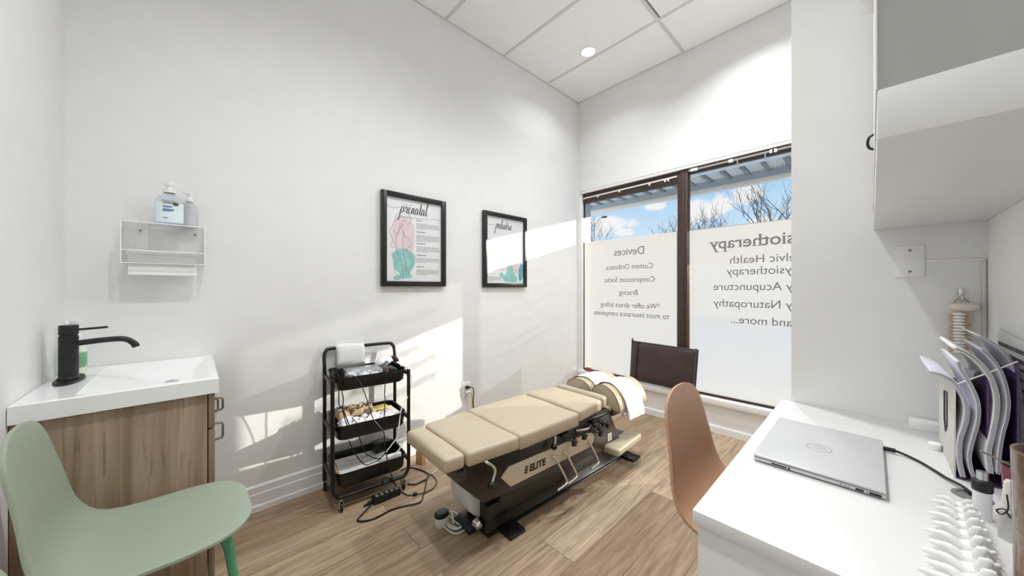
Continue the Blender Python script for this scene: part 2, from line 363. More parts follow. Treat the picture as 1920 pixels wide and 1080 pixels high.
# mirrored lettering on the film (it reads from the street)
M_LET = mat('silhouette_grey_lettering', (120, 119, 118), .8)  # white vinyl; the grey paints in its backlit silhouette
def let(parent, body, y, z, size, sx=1, off=0, align='CENTER', space=1):
    heading = size > .1
    return text_mesh('lettering', body, size, M_LET, frame_of((GX - .0035, y, z), (0, 1, 0), (0, 0, 1)), parent, align, ext=.0006, sx=sx, off=off, space=space, serif=2.3 if heading else 0)
K = 1.022
for body, y, z, s, sx in (('Devices', 1.712, 1.558, .108, .97), ('Custom Orthotics', 1.718, 1.412, .073, .93), ('Compression Socks', 1.718, 1.278, .073, .93), ('Bracing', 1.718, 1.145, .073, .95),
                          ('*We offer direct billing', 1.718, 1.012, .073, .93), ('to most insurance companies', 1.718, .92, .073, .93)):
    let(w1, body, y, z, s * K, sx)
for body, y, z, s, sx, off in (('Physiotherapy', .575, 1.552, .128, 1.03, .0014), ('Pelvic Health', .575, 1.418, .089, 1.0, 0), ('Physiotherapy', .575, 1.325, .089, 1.0, 0), ('Family Acupuncture', .575, 1.198, .089, .98, 0),
                          ('Family Naturopathy', .575, 1.058, .089, .98, 0), ('and more...', .605, .925, .086, 1.0, 0)):
    let(w2, body, y, z, s * K, sx, off)
# head rails of the taken-down blinds
b1 = thing('blind_rail', 'thin white blind rail across the brown head of the left window pane', 'blind rail', (3.22, 1.74, 2.225), group='blind rails on the window heads')
MB().tube([(3.226, 2.245, 2.232), (3.226, 1.222, 2.238)], .008, 8).build('rail', M_PLAST, b1)
for y in (2.06, 1.80, 1.48, 1.33, 1.30):
    MB().box(3.220, 3.233, y - .008, y + .008, 2.212, 2.235, bev=.002).build('clip', M_PLAST, b1)
b2 = thing('blind_rail', 'grey blind tube with white clips and hooks across the head of the right window pane', 'blind rail', (3.22, .6, 2.26), group='blind rails on the window heads')
MB().tube([(3.222, 1.12, 2.263), (3.222, .03, 2.265)], .010, 10).build('rail', mat('light_grey_tube', (176, 172, 168), .35), b2)
for y in (1.085, 1.06, .792, .52, .505): MB().box(3.205, 3.228, y - .016, y + .016, 2.248, 2.272, bev=.003).build('clip', M_PLAST, b2)
for y in (.745, .562): MB().tube([(3.214, y, 2.262), (3.208, y, 2.235), (3.21, y - .003, 2.205)], .005, 6).build('hook', M_GREY, b2)

# ================================================================== OUTSIDE
MB().box(3.4, 160, -90, 120, -.3, -.12).build('ground', mat('pale_concrete_pavement', (236, 234, 230), .9, var=.06), kind='structure', smooth=0)
MB().box(XW + .12, XW + .24, -6, 9, -.12, .24).box(XW + .12, XW + .24, -6, 9, 2.32, 3.6).box(XW + .12, XW + .24, -6, -.045, .24, 2.32).box(XW + .12, XW + .24, 2.29, 9, .24, 2.32).build('wall_facade', mat('facade_render', (205, 203, 200), .9), kind='structure', smooth=0)
cn = thing('canopy', 'metal canopy with a ribbed soffit over the shop window outside', 'canopy', (3.45, 1.6, 2.42))
MB().box(3.44, 3.90, -2.5, 6.5, 2.405, 2.43).build('soffit_panel', mat('light_soffit_paint', (250, 248, 244), .6), cn)
rs = MB()
y = -2.5
while y < 6.5:
    rs.prism([(y, 2.43), (y + .012, 2.405), (y + .018, 2.43)], 'x', 3.905, 4.2); y += .024
rs.box(3.905, 4.2, -2.5, 6.5, 2.43, 2.445)
rs.build('ribbed_soffit', mat('galvanised_sheet', (246, 247, 247), .5), cn, smooth=10)
y = -2.45
while y < 6.4:
    MB().box(3.90, 4.2, y, y + .032, 2.388, 2.431, bev=.003).build('soffit_rib', mat('grey_steel_rib', (150, 152, 155), .5), cn); y += .174
MB().box(4.2, 4.25, -2.5, 6.5, 2.335, 2.47).build('fascia', mat('blue_grey_fascia', (178, 190, 206), .5), cn)
MB().box(4.196, 4.256, -2.5, 6.5, 2.288, 2.337, bev=.004).build('fascia_trim', mat('cream_fascia_trim', (248, 244, 236), .5), cn)
MB().box(4.10, 4.13, -1.2, .515, 1.972, 2.39, bev=.004).build('sun_block_panel', mat('cream_fascia_trim', (248, 244, 236), .5), cn)  # added unseen panel, keeps sun off the clear strip of the right pane
MB().box(3.44, 4.25, -2.5, 6.5, 2.47, 2.50).build('roof_sheet', M_GREY, cn, smooth=0)
lb_ = thing('backdrop_building', 'added low pale building across the street, a backdrop behind the frosted film', 'building', (18.6, 4, -.12))  # added to hide the tree trunks and keep the film evenly pale
MB().box(18.0, 19.3, -22, 40, -.12, 3.85).build('wall', mat('pale_render', (250, 243, 230), .9), lb_, smooth=0)
MB().box(17.95, 19.35, -22.05, 40.05, 3.85, 3.98).build('parapet', mat('pale_coping', (228, 227, 224), .8), lb_, smooth=0)
# bare winter trees
M_BARK = mat('dark_bark', (52, 50, 52), .9)
def bare_tree(name, label, base, h, spread, seed, lean=0, nb=7, twig=.011, r0=.11):
    rnd = random.Random(seed); t = thing(name, label, 'tree', base, group='bare trees across the street')
    tr = MB(); bb = MB(); base = Vector(base); fork = base + Vector((0, lean * .3, h * .45))
    tr.tube(smooth_pts([base, base + Vector((0, lean * .1, h * .25)), fork], 4), [r0 * (1 - .04 * i) for i in range(9)], 8)
    def grow(p, d, ln, r, lv):
        pts = [p]; q = p; dd = d
        for i in range(4):
            dd = (dd + Vector((rnd.uniform(-.22, .22), rnd.uniform(-.22, .22), rnd.uniform(-.05, .2)))).normalized(); q = q + dd * ln / 4; pts.append(q)
        rad = [max(twig * .6, r * (1 - .14 * i)) for i in range(5)]
        bb.tube(pts, rad, 5 if lv < 2 else 4)
        if lv < 4:
            for i in range(2 + (rnd.random() < .75)):
                k = rnd.choice((2, 3, 4)) if i else 4
                nd = (dd + Vector((rnd.uniform(-.8, .8), rnd.uniform(-.8, .8), rnd.uniform(-.1, .55)))).normalized()
                grow(pts[k], nd, ln * rnd.uniform(.6, .82), max(twig, r * .55), lv + 1)
    for i in range(nb):
        a = 2 * math.pi * i / nb + rnd.uniform(-.3, .3)
        grow(fork + Vector((0, 0, rnd.uniform(-.1, .3) * h * .2)), Vector((math.cos(a) * spread, math.sin(a) * spread + lean * .1, 1)).normalized(), h * .27, r0 * .55, 1)
    tr.build('trunk', M_BARK, t); bb.build('branches', M_BARK, t)
bare_tree('bare_tree', 'bare tree at the left edge of the left window pane, behind the street lamp', (24, 16.3, -.12), 6.6, .7, 3, nb=8, twig=.009, r0=.08)
bare_tree('bare_tree', 'low bare tree just left of the brown window mullion', (30, 11.4, -.12), 6.3, .6, 8, nb=7, twig=.009, r0=.08)
bare_tree('bare_tree', 'round bare tree just right of the brown window mullion', (22, 6.75, -.12), 5.5, .6, 12, nb=9, twig=.010, r0=.08)
bare_tree('bare_tree', 'tallest bare tree, at the right edge of the window by the partition', (20.5, 3.1, -.12), 5.9, .75, 21, nb=9, twig=.008, r0=.085)
sl = thing('street_lamp', 'grey street lamp with a curved arm seen through the left window pane', 'street lamp', (22, 14.31, -.12))
MB().tube([(22, 14.31, -.12), (22, 14.31, 6.1)], [.09, .055], 10).build('pole', M_GREY, sl)
MB().tube(smooth_pts([(22, 14.31, 5.75), (22, 14.1, 6.1), (22, 13.8, 6.42), (22, 13.62, 6.47)], 5), .03, 8).build('arm', M_GREY, sl)
MB().ell((22, 13.48, 6.45), (.1, .24, .07)).build('lamp_head', M_MATBLK, sl)

# ================================================================== CEILING LIGHTS
def downlight(label, x, y, power=1.0):
    d = thing('ceiling_downlight', label, 'ceiling light', (x, y, ZC), group='recessed downlights in the ceiling')
    MB().lathe([(.075, -.001), (.074, -.008), (.060, -.010), (.056, -.003), (.056, -.0005)], (x, y, ZC), 32).build('trim_ring', M_TRIM, d)
    MB().lathe([(0, -.004), (.054, -.004), (.057, -.002)], (x, y, ZC), 32).build('diffuser', M_LENS, d)
    ld = bpy.data.lights.new('downlight_lamp', 'AREA'); ld.shape = 'DISK'; ld.size = .11; ld.energy = LAMP_W * power; ld.color = (.965, .985, 1); ld.spread = R(135)
    lo = bpy.data.objects.new('downlight_lamp', ld); COL.objects.link(lo); lo.parent = d; lo.location = (0, 0, -.014)
M_LENS = emit_mat('lit_diffuser', (255, 250, 242), 6)
for lb, x, y, pw in (('lit round downlight in the ceiling tile near the poster wall', 2.557, 1.729, .3), ('added unseen fill downlight above the green chair end of the room', .32, .75, .95), ('added unseen fill downlight in the middle of the ceiling between desk and wash basin', .85, 1.25, .4),
                     ('added unseen fill downlight above the far end of the desk', 1.98, .75, 1.1), ('added unseen fill downlight above the window end of the room behind the partition', 2.62, .55, .8)):
    downlight(lb, x, y, pw)  # only the first is in view; the other four are added fill lamps

# ================================================================== WASH BASIN CORNER
va = thing('vanity_cabinet', 'grey-brown wood vanity cabinet under the white wash basin', 'cabinet', (-.17, 2.0, 0))
VX = XE + .002
MB().box(VX, .034, 1.715, 2.278, .10, .817, bev=.0015).build('body', M_WOOD, va)
MB().box(VX + .01, -.02, 1.74, 2.278, 0, .10).build('plinth', mat('dark_brown_plinth', (70, 55, 44), .6), va, smooth=0)
def handle(parent, y, z, ln):
    h = MB(); x0 = .0555
    h.tube([(x0, y, z + ln / 2), (x0 + .024, y, z + ln / 2 - .003), (x0 + .027, y, z + ln / 2 - .010), (x0 + .027, y, z - ln / 2 + .010), (x0 + .024, y, z - ln / 2 + .003), (x0, y, z - ln / 2)], .0042, 8)
    h.build('handle', mat('brushed_nickel', (150, 140, 125), .25, 1.0), parent)
d = MB().box(.037, .0555, 1.717, 2.276, .685, .812, bev=.002).build('drawer', M_WOOD, va); handle(d, 1.80, .748, .052)
for y0, y1, hy in ((1.717, 1.995, 1.80), (1.998, 2.276, 2.20)):
    d = MB().box(.037, .0555, y0, y1, .105, .676, bev=.002).build('door', M_WOOD, va); handle(d, hy, .640, .066)
# basin top with a sloped rectangular bowl
bt = MB(); X0, X1, Y0, Y1, ZT, ZB = VX, .067, 1.70, 2.296, .875, .818
bi = [(-.275, 1.735), (.038, 1.735), (.038, 2.262), (-.275, 2.262)]; lo = [(-.13, 1.80), (-.005, 1.80), (-.005, 2.20), (-.13, 2.20)]; oc = [(X0, Y0), (X1, Y0), (X1, Y1), (X0, Y1)]
b = bt.bm
def ring(pts, z): return [b.verts.new((x, y, z)) for x, y in pts]
def inset(pts, d): cx = sum(p[0] for p in pts) / 4; cyy = sum(p[1] for p in pts) / 4; return [(x + d * (1 if cx > x else -1), y + d * (1 if cyy > y else -1)) for x, y in pts]
rings = [ring(oc, ZB), ring(oc, ZT - .004), ring(inset(oc, .004), ZT), ring(inset(bi, -.003), ZT), ring(bi, ZT - .004), ring(lo, ZT - .05)]
b.faces.new(rings[0][::-1])
for A, B in zip(rings, rings[1:]):
    for k in range(4): b.faces.new((A[k], A[(k + 1) % 4], B[(k + 1) % 4], B[k]))
b.faces.new(rings[-1])
bs = bt.build('wash_basin', M_GLOSSW, smooth=30); tag(bs, 'white rectangular wash basin top on the wood vanity', 'sink')
dr = MB().lathe([(0, .004), (.018, .004), (.022, .001), (.022, 0)], (-.07, 2.0, .8255)).build('drain', M_CHROME, bs)
fa = thing('faucet', 'matte black single-lever faucet on the white basin', 'faucet', (-.335, 2.015, ZT))
fm = MB().lathe([(0, 0), (.098, 0), (.102, .004), (.095, .009), (0, .009)], (-.335, 2.015, ZT), 40, sx=.34)
fm.build('base_plate', M_MATBLK, fa)
MB().lathe([(.0, .008), (.027, .008), (.027, .014), (.0235, .018), (.0235, .164), (.0215, .166), (.0215, .170), (.0235, .172), (.0235, .202), (.022, .205), (0, .205)], (-.335, 2.0, ZT), 32).build('body', M_MATBLK, fa)
MB().tube(smooth_pts([(-.315, 2.0, 1.012), (-.26, 2.0, 1.017), (-.215, 2.0, 1.018), (-.193, 2.0, 1.012), (-.176, 2.0, .996), (-.170, 2.0, .982)], 5), [.0105] * 20 + [.0112] * 6, 14).build('spout', M_MATBLK, fa)
MB().tube([(-.315, 2.0, 1.062), (-.243, 2.0, 1.066)], .0042, 10).build('lever', M_MATBLK, fa)
so = thing('soap_bottle', 'hand soap bottle with white pump standing behind the black faucet', 'soap bottle', (-.345, 2.165, ZT))
MB().lathe([(0, 0), (.026, 0), (.028, .004), (.028, .10), (.024, .122), (.012, .136), (.012, .142), (0, .142)], (-.345, 2.165, ZT)).build('body', mat('pale_soap', (226, 232, 214), .25), so)
MB().lathe([(.0285, .025), (.0285, .085)], (-.345, 2.165, ZT)).build('label', mat('green_leaf_print', (118, 170, 130), .5, var=.35, vscale=30), so)
MB().lathe([(.013, .142), (.015, .144), (.015, .158), (.006, .16), (.006, .19), (.014, .192), (.018, .196), (.02, .212), (0, .213)], (-.345, 2.165, ZT)).tube([(-.345, 2.165, 1.082), (-.37, 2.15, 1.078)], .006, 8).build('pump', M_PLAST, so)

# ------------------------------------------------------------------ towel dispenser on the wall, with two bottles
di = thing('paper_towel_dispenser', 'clear acrylic paper towel dispenser screwed to the wall above the basin', 'dispenser', (-.10, YA, 1.40))
DX0, DX1, DZ0, DZ1, DY = -.232, .036, 1.325, 1.503, 2.185
MB().box(DX0, DX1, YA - .008, YA - .004, DZ0, DZ1).build('back_panel', M_ACRYL, di, smooth=0)
MB().box(DX0, DX0 + .004, DY, YA - .008, DZ0, DZ1).build('side_panel', M_ACRYL, di, smooth=0)
MB().box(DX1 - .004, DX1, DY, YA - .008, DZ0, DZ1).build('side_panel', M_ACRYL, di, smooth=0)
MB().box(DX0, DX1, DY, YA - .008, DZ1 - .004, DZ1).build('top_panel', M_ACRYL, di, smooth=0)
MB().box(DX0 + .004, DX1 - .004, DY, DY + .004, DZ0, DZ0 + .055).box(DX0 + .004, DX1 - .004, DY, DY + .03, DZ0, DZ0 + .004).build('front_lip', M_ACRYL, di, smooth=0)
ed = MB()
for x in (DX0 + .002, DX1 - .002):
    ed.tube([(x, DY, DZ0), (x, DY, DZ1)], .0022, 5); ed.tube([(x, YA - .006, DZ0), (x, YA - .006, DZ1)], .0022, 5); ed.tube([(x, DY, DZ0), (x, YA - .006, DZ0)], .002, 5)
ed.tube([(DX0, DY, DZ1), (DX1, DY, DZ1)], .002, 5); ed.tube([(DX0, DY, DZ0 + .055), (DX1, DY, DZ0 + .055)], .002, 5); ed.tube([(DX0, DY, DZ0), (DX1, DY, DZ0)], .0018, 5)
ed.build('polished_edges', M_EDGE, di)
for x in (DX0 + .05, DX1 - .035): MB().lathe([(0, .003), (.004, .003), (.005, 0)], (0, 0, 0), 12, M=Matrix.Translation((x, YA - .009, 1.478)) @ Matrix.Rotation(R(90), 4, 'X')).build('screw', M_GREY, di)
pt = MB()
for i in range(14): pt.box(DX0 + .02, DX1 - .03, DY + .012 + (i % 2) * .003, YA - .016, DZ0 + .006 + i * .0036, DZ0 + .009 + i * .0036)
pt.grid([[(x, DY + .034, DZ0 + .012) for x in (DX0 + .02, DX1 - .03)], [(x, DY + .028, DZ0 - .012) for x in (DX0 + .02, DX1 - .03)], [(x, DY + .024, DZ0 - .052) for x in (DX0 + .02, DX1 - .03)]])
tag(pt.build('paper_towels', M_PAPER, smooth=0), 'stack of folded white paper towels in the clear dispenser, one sheet hanging out', 'paper towels')
def flat_bottle(label, x, y, z, w, dp, h, lab):
    t = thing('sanitizer_bottle', label, 'bottle', (x, y, z), group='pump bottles on the towel dispenser')
    b = MB(); b.lathe([(0, 0), (.42, 0), (.5, .02), (.5, .62), (.47, .72), (.40, .79), (.22, .86), (.20, .9), (0, .9)], (0, 0, 0), 32)
    b.bm.transform(Matrix.Translation((x, y, z)) @ Matrix.Diagonal((w, dp, h * .8, 1))); b.build('body', clear_mat('clear_bottle', (242, 248, 251), .10, .8) if lab else clear_mat('clear_foam_bottle', (244, 246, 248), .16, 1.0), t)
    hz = z + h * .72
    MB().lathe([(w * .2, 0), (w * .24, .002), (w * .24, .016), (w * .12, .02), (w * .12, .03), (w * .17, .033), (w * .19, .05), (0, .052)], (x, y, hz)).tube([(x, y, hz + .043), (x - .022, y - .012, hz + .042)], .0055, 8).build('pump', M_PLAST, t)
    if lab:
        l = MB(); n = 12
        rows = [[(x + w * .505 * math.cos(a), y + dp * .505 * math.sin(a), zz) for a in [math.pi * 1.10 + math.pi * .8 * k / n for k in range(n + 1)]] for zz in (z + .012, z + h * .5)]
        l.grid(rows); lb = l.build('label', mat('pale_blue_label', (230, 241, 247), .4), t)
        yy = y - dp * .52
        p = MB()
        for zz, x0, x1, c in ((z + .098, -.020, .014, 0),): p.box(x + x0, x + x1, yy - .001, yy + .001, zz, zz + .003)
        p.ell((x + .02, yy + .002, z + .097), (.011, .002, .008), 8); p.build('label_band', mat('olive_print', (88, 82, 66), .5), t)
        p = MB()
        for k, (zz, x1) in enumerate(((z + .084, .012), (z + .080, .006), (z + .070, .014), (z + .066, .016), (z + .062, .006), (z + .03, -.005))): p.box(x - .021, x + x1, yy - .001, yy + .001, zz, zz + .0022)
        p.build('label_print', mat('blue_print', (70, 130, 170), .5), t)
        text_mesh('label_name', 'PURACK', .011, mat('dark_print', (60, 66, 72), .5), frame_of((x - .003, yy - .0012, z + .104), (1, 0, 0), (0, 0, 1)), t)
    else:
        MB().tube([(x, y, z + .012), (x + .003, y, z + h * .72)], .002, 6).build('dip_tube', M_PLAST, t)
        MB().lathe([(w * .40, 0), (w * .43, .002), (w * .43, .05), (w * .40, .052), (0, .052)], (x, y, z + .002), 24, sy=dp / w).build('liquid', clear_mat('clear_gel', (252, 252, 252), .45, .9), t)
flat_bottle('large sanitizer pump bottle with a pale blue label on top of the dispenser', -.085, 2.218, DZ1 + .001, .096, .042, .205, True)
flat_bottle('small clear foam pump bottle right of the blue-labelled bottle', -.018, 2.262, DZ1 + .001, .060, .040, .175, False)

# ================================================================== POSTERS
M_FRAME = mat('black_picture_frame', (22, 20, 20), .3)
M_PRINT = mat('poster_paper', (250, 250, 252), .6)
PG = clear_mat('picture_glass', (253, 253, 253), .0, 1.0, .01)
FY = YA - .034
def fr_point(x, z): return (x, FY + .0165, z)
def stroke(m, pts, w, k=5, pen=None):
    """flat pen stroke on the poster: thick on the down strokes"""
    P = smooth_pts([(p[0], 0, p[1]) for p in pts], k); n = len(P); rows = []
    for i, p in enumerate(P):
        t = (P[min(i + 1, n - 1)] - P[max(i - 1, 0)]).normalized(); nn = Vector((-t.z, 0, t.x)); ww = w * (.25 + (1.0 if t.z < 0 else .15) * abs(t.z)) if pen else w
        a = p + nn * ww; c = p - nn * ww; rows.append([(a.x, FY + .0162, a.z), (c.x, FY + .0162, c.z)])
    m.grid(rows)
def blob(m, pts, lvl=0):
    P = smooth_pts([(p[0], 0, p[1]) for p in pts + pts[:1]], 6)[:-1]; m.bm.faces.new([m.bm.verts.new((p.x, FY + .0168 - lvl * .0002, p.z)) for p in P])
GLYPH = {   # cursive letters: pen paths on an em of x-height 1
    'p': ([[(.0, .2), (.25, 1.0), (.12, .2), (-.12, -1.05), (-.28, -1.1), (-.3, -.8)], [(.16, .45), (.4, 1.0), (.62, .9), (.6, .35), (.35, .05), (.15, .15)]], .78),
    'r': ([[(0, .1), (.22, .95), (.3, 1.1), (.3, .85), (.5, .85), (.45, .3), (.55, .02), (.75, .2)]], .7),
    'e': ([[(0, .3), (.3, .55), (.38, .9), (.22, 1.0), (.1, .6), (.2, .08), (.42, .05), (.62, .35)]], .58),
    'n': ([[(0, .2), (.18, .98), (.14, .3), (.1, 0)], [(.12, .3), (.34, .92), (.48, .9), (.45, .3), (.55, .02), (.75, .25)]], .74),
    'a': ([[(.52, .85), (.3, 1.0), (.05, .5), (.1, .05), (.3, .1), (.52, .9)], [(.54, .95), (.5, .3), (.6, .02), (.8, .3)]], .78),
    't': ([[(0, .3), (.3, 1.5), (.34, 1.7), (.22, .5), (.3, .05), (.5, .25)], [(.05, 1.15), (.55, 1.22)]], .5),
    'l': ([[(0, .3), (.4, 1.6), (.42, 2.05), (.28, 1.8), (.2, .5), (.3, .02), (.6, .3)]], .55),
    'o': ([[(.4, 1.0), (.1, .7), (.1, .1), (.35, .05), (.5, .6), (.38, 1.0), (.5, .85), (.75, .9)]], .72),
    'd': ([[(.5, .85), (.28, 1.0), (.05, .5), (.1, .05), (.3, .1), (.6, 1.6), (.66, 2.0), (.5, .6), (.6, .02), (.8, .3)]], .8),
    'i': ([[(0, .25), (.2, .95), (.12, .25), (.25, .02), (.45, .3)], [(.26, 1.35), (.3, 1.5)]], .45),
    'u': ([[(0, .3), (.2, .95), (.1, .2), (.3, .02), (.52, .9)], [(.54, .95), (.48, .3), (.58, .02), (.78, .3)]], .76),
    'c': ([[(.42, .85), (.3, 1.0), (.06, .5), (.2, .03), (.52, .3)]], .55), 's': ([[(0, .2), (.3, 1.0), (.42, .3), (.2, 0), (.05, .15)]], .5)}
def script_word(word, x, z, s, name, parent, wd, m):
    mb = MB(); cx = x
    for ch in word:
        st, adv = GLYPH[ch]
        for q in st: stroke(mb, [(cx + (a + .16 * b) * s * .85, z + b * s) for a, b in q], s * wd, 4, True)
        cx += adv * s * .85
    mb.build(name, m, parent, smooth=0); return cx
def poster(label, x0, x1, z0, z1):
    t = thing('framed_poster', label, 'poster', ((x0 + x1) / 2, YA, z0), group='framed posters on the long wall')
    fw = .036; m = MB()
    for (a, b_, c, d_) in ((x0, x0 + fw, z0, z1), (x1 - fw, x1, z0, z1), (x0 + fw, x1 - fw, z0, z0 + fw), (x0 + fw, x1 - fw, z1 - fw, z1)): m.box(a, b_, FY, YA - .004, c, d_, bev=.0015)
    m.build('frame', M_FRAME, t)
    MB().box(x0 + .03, x1 - .03, FY + .017, FY + .021, z0 + .03, z1 - .03).build('print', M_PRINT, t, smooth=0)
    MB().box(x0 + .03, x1 - .03, FY + .008, FY + .010, z0 + .03, z1 - .03).build('glass', PG, t, smooth=0)
    return t
M_TXT = mat('pale_print', (150, 150, 156), .7); M_SCR = mat('script_ink', (36, 36, 40), .6); M_LINE = mat('mauve_line_ink', (120, 100, 130), .7)
M_MINT = mat('mint_wash', (150, 212, 204), .7, var=.12, vscale=18); M_PINK = mat('pink_wash', (244, 220, 227), .7, var=.06, vscale=12); M_TEAL = mat('teal_wash', (90, 182, 180), .7, var=.1, vscale=14)
def lines(m, x0, x1, z, n, s=.0088):
    for i in range(n):
        xe = x1 if i < n - 1 else x0 + (x1 - x0) * .45; x = x0
        rnd = random.Random(int(z * 1000) + i)
        while x < xe - .004:
            wl_ = min(rnd.uniform(.008, .026), xe - x); m.box(x, x + wl_, FY + .0158, FY + .017, z - i * s, z - i * s + .0030); x += wl_ + .004
P1 = (.921, 1.425, 1.227, 1.886)
p1 = poster('framed prenatal poster with a pink and mint figure, left of the two', *P1)
ox, oz = P1[0], P1[2]
m = MB(); blob(m, [(ox + .10, oz + .47), (ox + .16, oz + .50), (ox + .235, oz + .45), (ox + .245, oz + .34), (ox + .235, oz + .26), (ox + .15, oz + .24), (ox + .09, oz + .28), (ox + .075, oz + .38)]); m.build('pink_shape', M_PINK, p1, smooth=0)
m = MB(); blob(m, [(ox + .075, oz + .225), (ox + .13, oz + .265), (ox + .20, oz + .262), (ox + .252, oz + .22), (ox + .245, oz + .15), (ox + .215, oz + .10), (ox + .228, oz + .065), (ox + .16, oz + .055), (ox + .10, oz + .043), (ox + .09, oz + .068), (ox + .135, oz + .085), (ox + .10, oz + .12), (ox + .085, oz + .17)], 1); m.build('mint_shape', M_MINT, p1, smooth=0)
m = MB()
for q in ([(.11, .50), (.15, .535), (.20, .52), (.215, .47), (.19, .445), (.165, .475), (.15, .44), (.16, .39), (.18, .35)], [(.11, .50), (.085, .43), (.06, .38), (.08, .33), (.07, .28), (.095, .27)], [(.155, .44), (.12, .38), (.105, .32), (.11, .26), (.135, .2), (.155, .12), (.16, .05)],
          [(.165, .36), (.21, .33), (.222, .295), (.19, .275), (.18, .262)], [(.18, .262), (.22, .21), (.232, .16), (.2, .11), (.205, .06)], [(.135, .2), (.1, .15), (.098, .1), (.14, .062)], [(.09, .40), (.12, .36), (.14, .45)], [(.16, .39), (.158, .3), (.165, .22), (.18, .14), (.185, .07)]):
    stroke(m, [(ox + a, oz + b_) for a, b_ in q], .0012, 6)
m.build('line_drawing', M_LINE, p1, smooth=0)
m = MB(); zz = oz + .47
for k, n in ((0, 5), (1, 6), (2, 5), (3, 4), (4, 5)):
    m.box(ox + .262, ox + .262 + (.05, .075, .07, .08, .062)[k], FY + .0158, FY + .017, zz + .012, zz + .018)
    lines(m, ox + .262, ox + .45, zz - .010, n); zz -= .085
lines(m, ox + .16, ox + .32, oz + .585, 1); lines(m, ox + .135, ox + .36, oz + .498, 2, .007)
m.build('small_print', M_TXT, p1, smooth=0)
m = MB(); stroke(m, [(ox + .04, oz + .565), (ox + .08, oz + .548), (ox + .11, oz + .555), (ox + .135, oz + .56)], .0009, 6); stroke(m, [(ox + .38, oz + .50), (ox + .40, oz + .515), (ox + .44, oz + .508), (ox + .465, oz + .508)], .0009, 6); m.build('flourish', M_SCR, p1, smooth=0)
script_word('prenatal', ox + .135, oz + .523, .047, 'script_title', p1, .07, M_SCR)
P2 = (1.803, 2.327, 1.222, 1.884)
p2 = poster('framed poster with mint and pink hand shapes catching the window light, right of the two', *P2)
ox, oz = P2[0], P2[2]
m = MB(); blob(m, [(ox + .28, oz + .33), (ox + .36, oz + .30), (ox + .42, oz + .20), (ox + .40, oz + .12), (ox + .32, oz + .10), (ox + .25, oz + .2)]); m.build('pink_shape', M_PINK, p2, smooth=0)
m = MB(); blob(m, [(ox + .26, oz + .05), (ox + .19, oz + .10), (ox + .21, oz + .135), (ox + .26, oz + .11), (ox + .29, oz + .20), (ox + .34, oz + .205), (ox + .37, oz + .12), (ox + .40, oz + .10), (ox + .39, oz + .05)], 1); m.build('mint_shape', M_MINT, p2, smooth=0)
m = MB(); blob(m, [(ox + .43, oz + .07), (ox + .425, oz + .16), (ox + .45, oz + .215), (ox + .487, oz + .21), (ox + .487, oz + .11), (ox + .455, oz + .06)], 2); m.build('teal_shape', M_TEAL, p2, smooth=0)
m = MB(); lines(m, ox + .055, ox + .25, oz + .42, 9); lines(m, ox + .055, ox + .25, oz + .30, 6); lines(m, ox + .055, ox + .25, oz + .19, 6); lines(m, ox + .055, ox + .20, oz + .09, 5); m.build('small_print', M_TXT, p2, smooth=0)
m = MB(); stroke(m, [(ox + .04, oz + .56), (ox + .08, oz + .548), (ox + .13, oz + .56)], .0009, 6); m.build('flourish', M_SCR, p2, smooth=0)
script_word('pediatric', ox + .14, oz + .525, .042, 'script_title', p2, .07, M_SCR)

# ================================================================== WALL OUTLETS
def outlet(label, x, z, up=True):
    t = thing('wall_outlet', label, 'outlet', (x, YA, z), group='white wall outlets')
    MB().box(x - .036, x + .036, YA - .006, YA, z - .058, z + .058, bev=.002).build('cover_plate', M_PLAST, t)
    for dz in (-.02, .02): MB().box(x - .016, x + .016, YA - .009, YA - .005, z + dz - .014, z + dz + .014, bev=.003).build('socket', mat('socket_white', (225, 225, 225), .4), t)
    return t
outlet('white wall outlet above the treatment table', 1.636, .378)
outlet('white wall outlet in the corner beside the window', 3.12, .262)
pl = thing('mains_cable', 'black cord plugged into the upper socket of the outlet above the table', 'cord', (1.636, YA, .398))
MB().box(1.62, 1.652, YA - .04, YA - .0095, .386, .41, bev=.006).build('plug', M_MATBLK, pl)
MB().tube(smooth_pts([(1.645, YA - .04, .40), (1.665, YA - .06, .392), (1.672, YA - .06, .34), (1.676, YA - .05, .25), (1.70, YA - .07, .1), (1.75, YA - .12, .006), (1.72, 2.0, .006), (1.60, 1.75, .006)]), .004, 8).build('cord', M_MATBLK, pl)
M_YEL = mat('yellow_cord', (214, 184, 92), .5)
pl = thing('mains_cable', 'yellow cord plugged into the lower socket of the outlet above the table', 'cord', (1.636, YA, .358))
MB().box(1.622, 1.65, YA - .036, YA - .0095, .347, .37, bev=.006).build('plug', M_PLAST, pl)
MB().tube(smooth_pts([(1.64, YA - .034, .355), (1.655, YA - .05, .35), (1.668, YA - .045, .30), (1.67, YA - .04, .2), (1.66, YA - .06, .08), (1.60, YA - .15, .006), (1.50, 1.9, .006)]), .0045, 8).build('cord', M_YEL, pl)

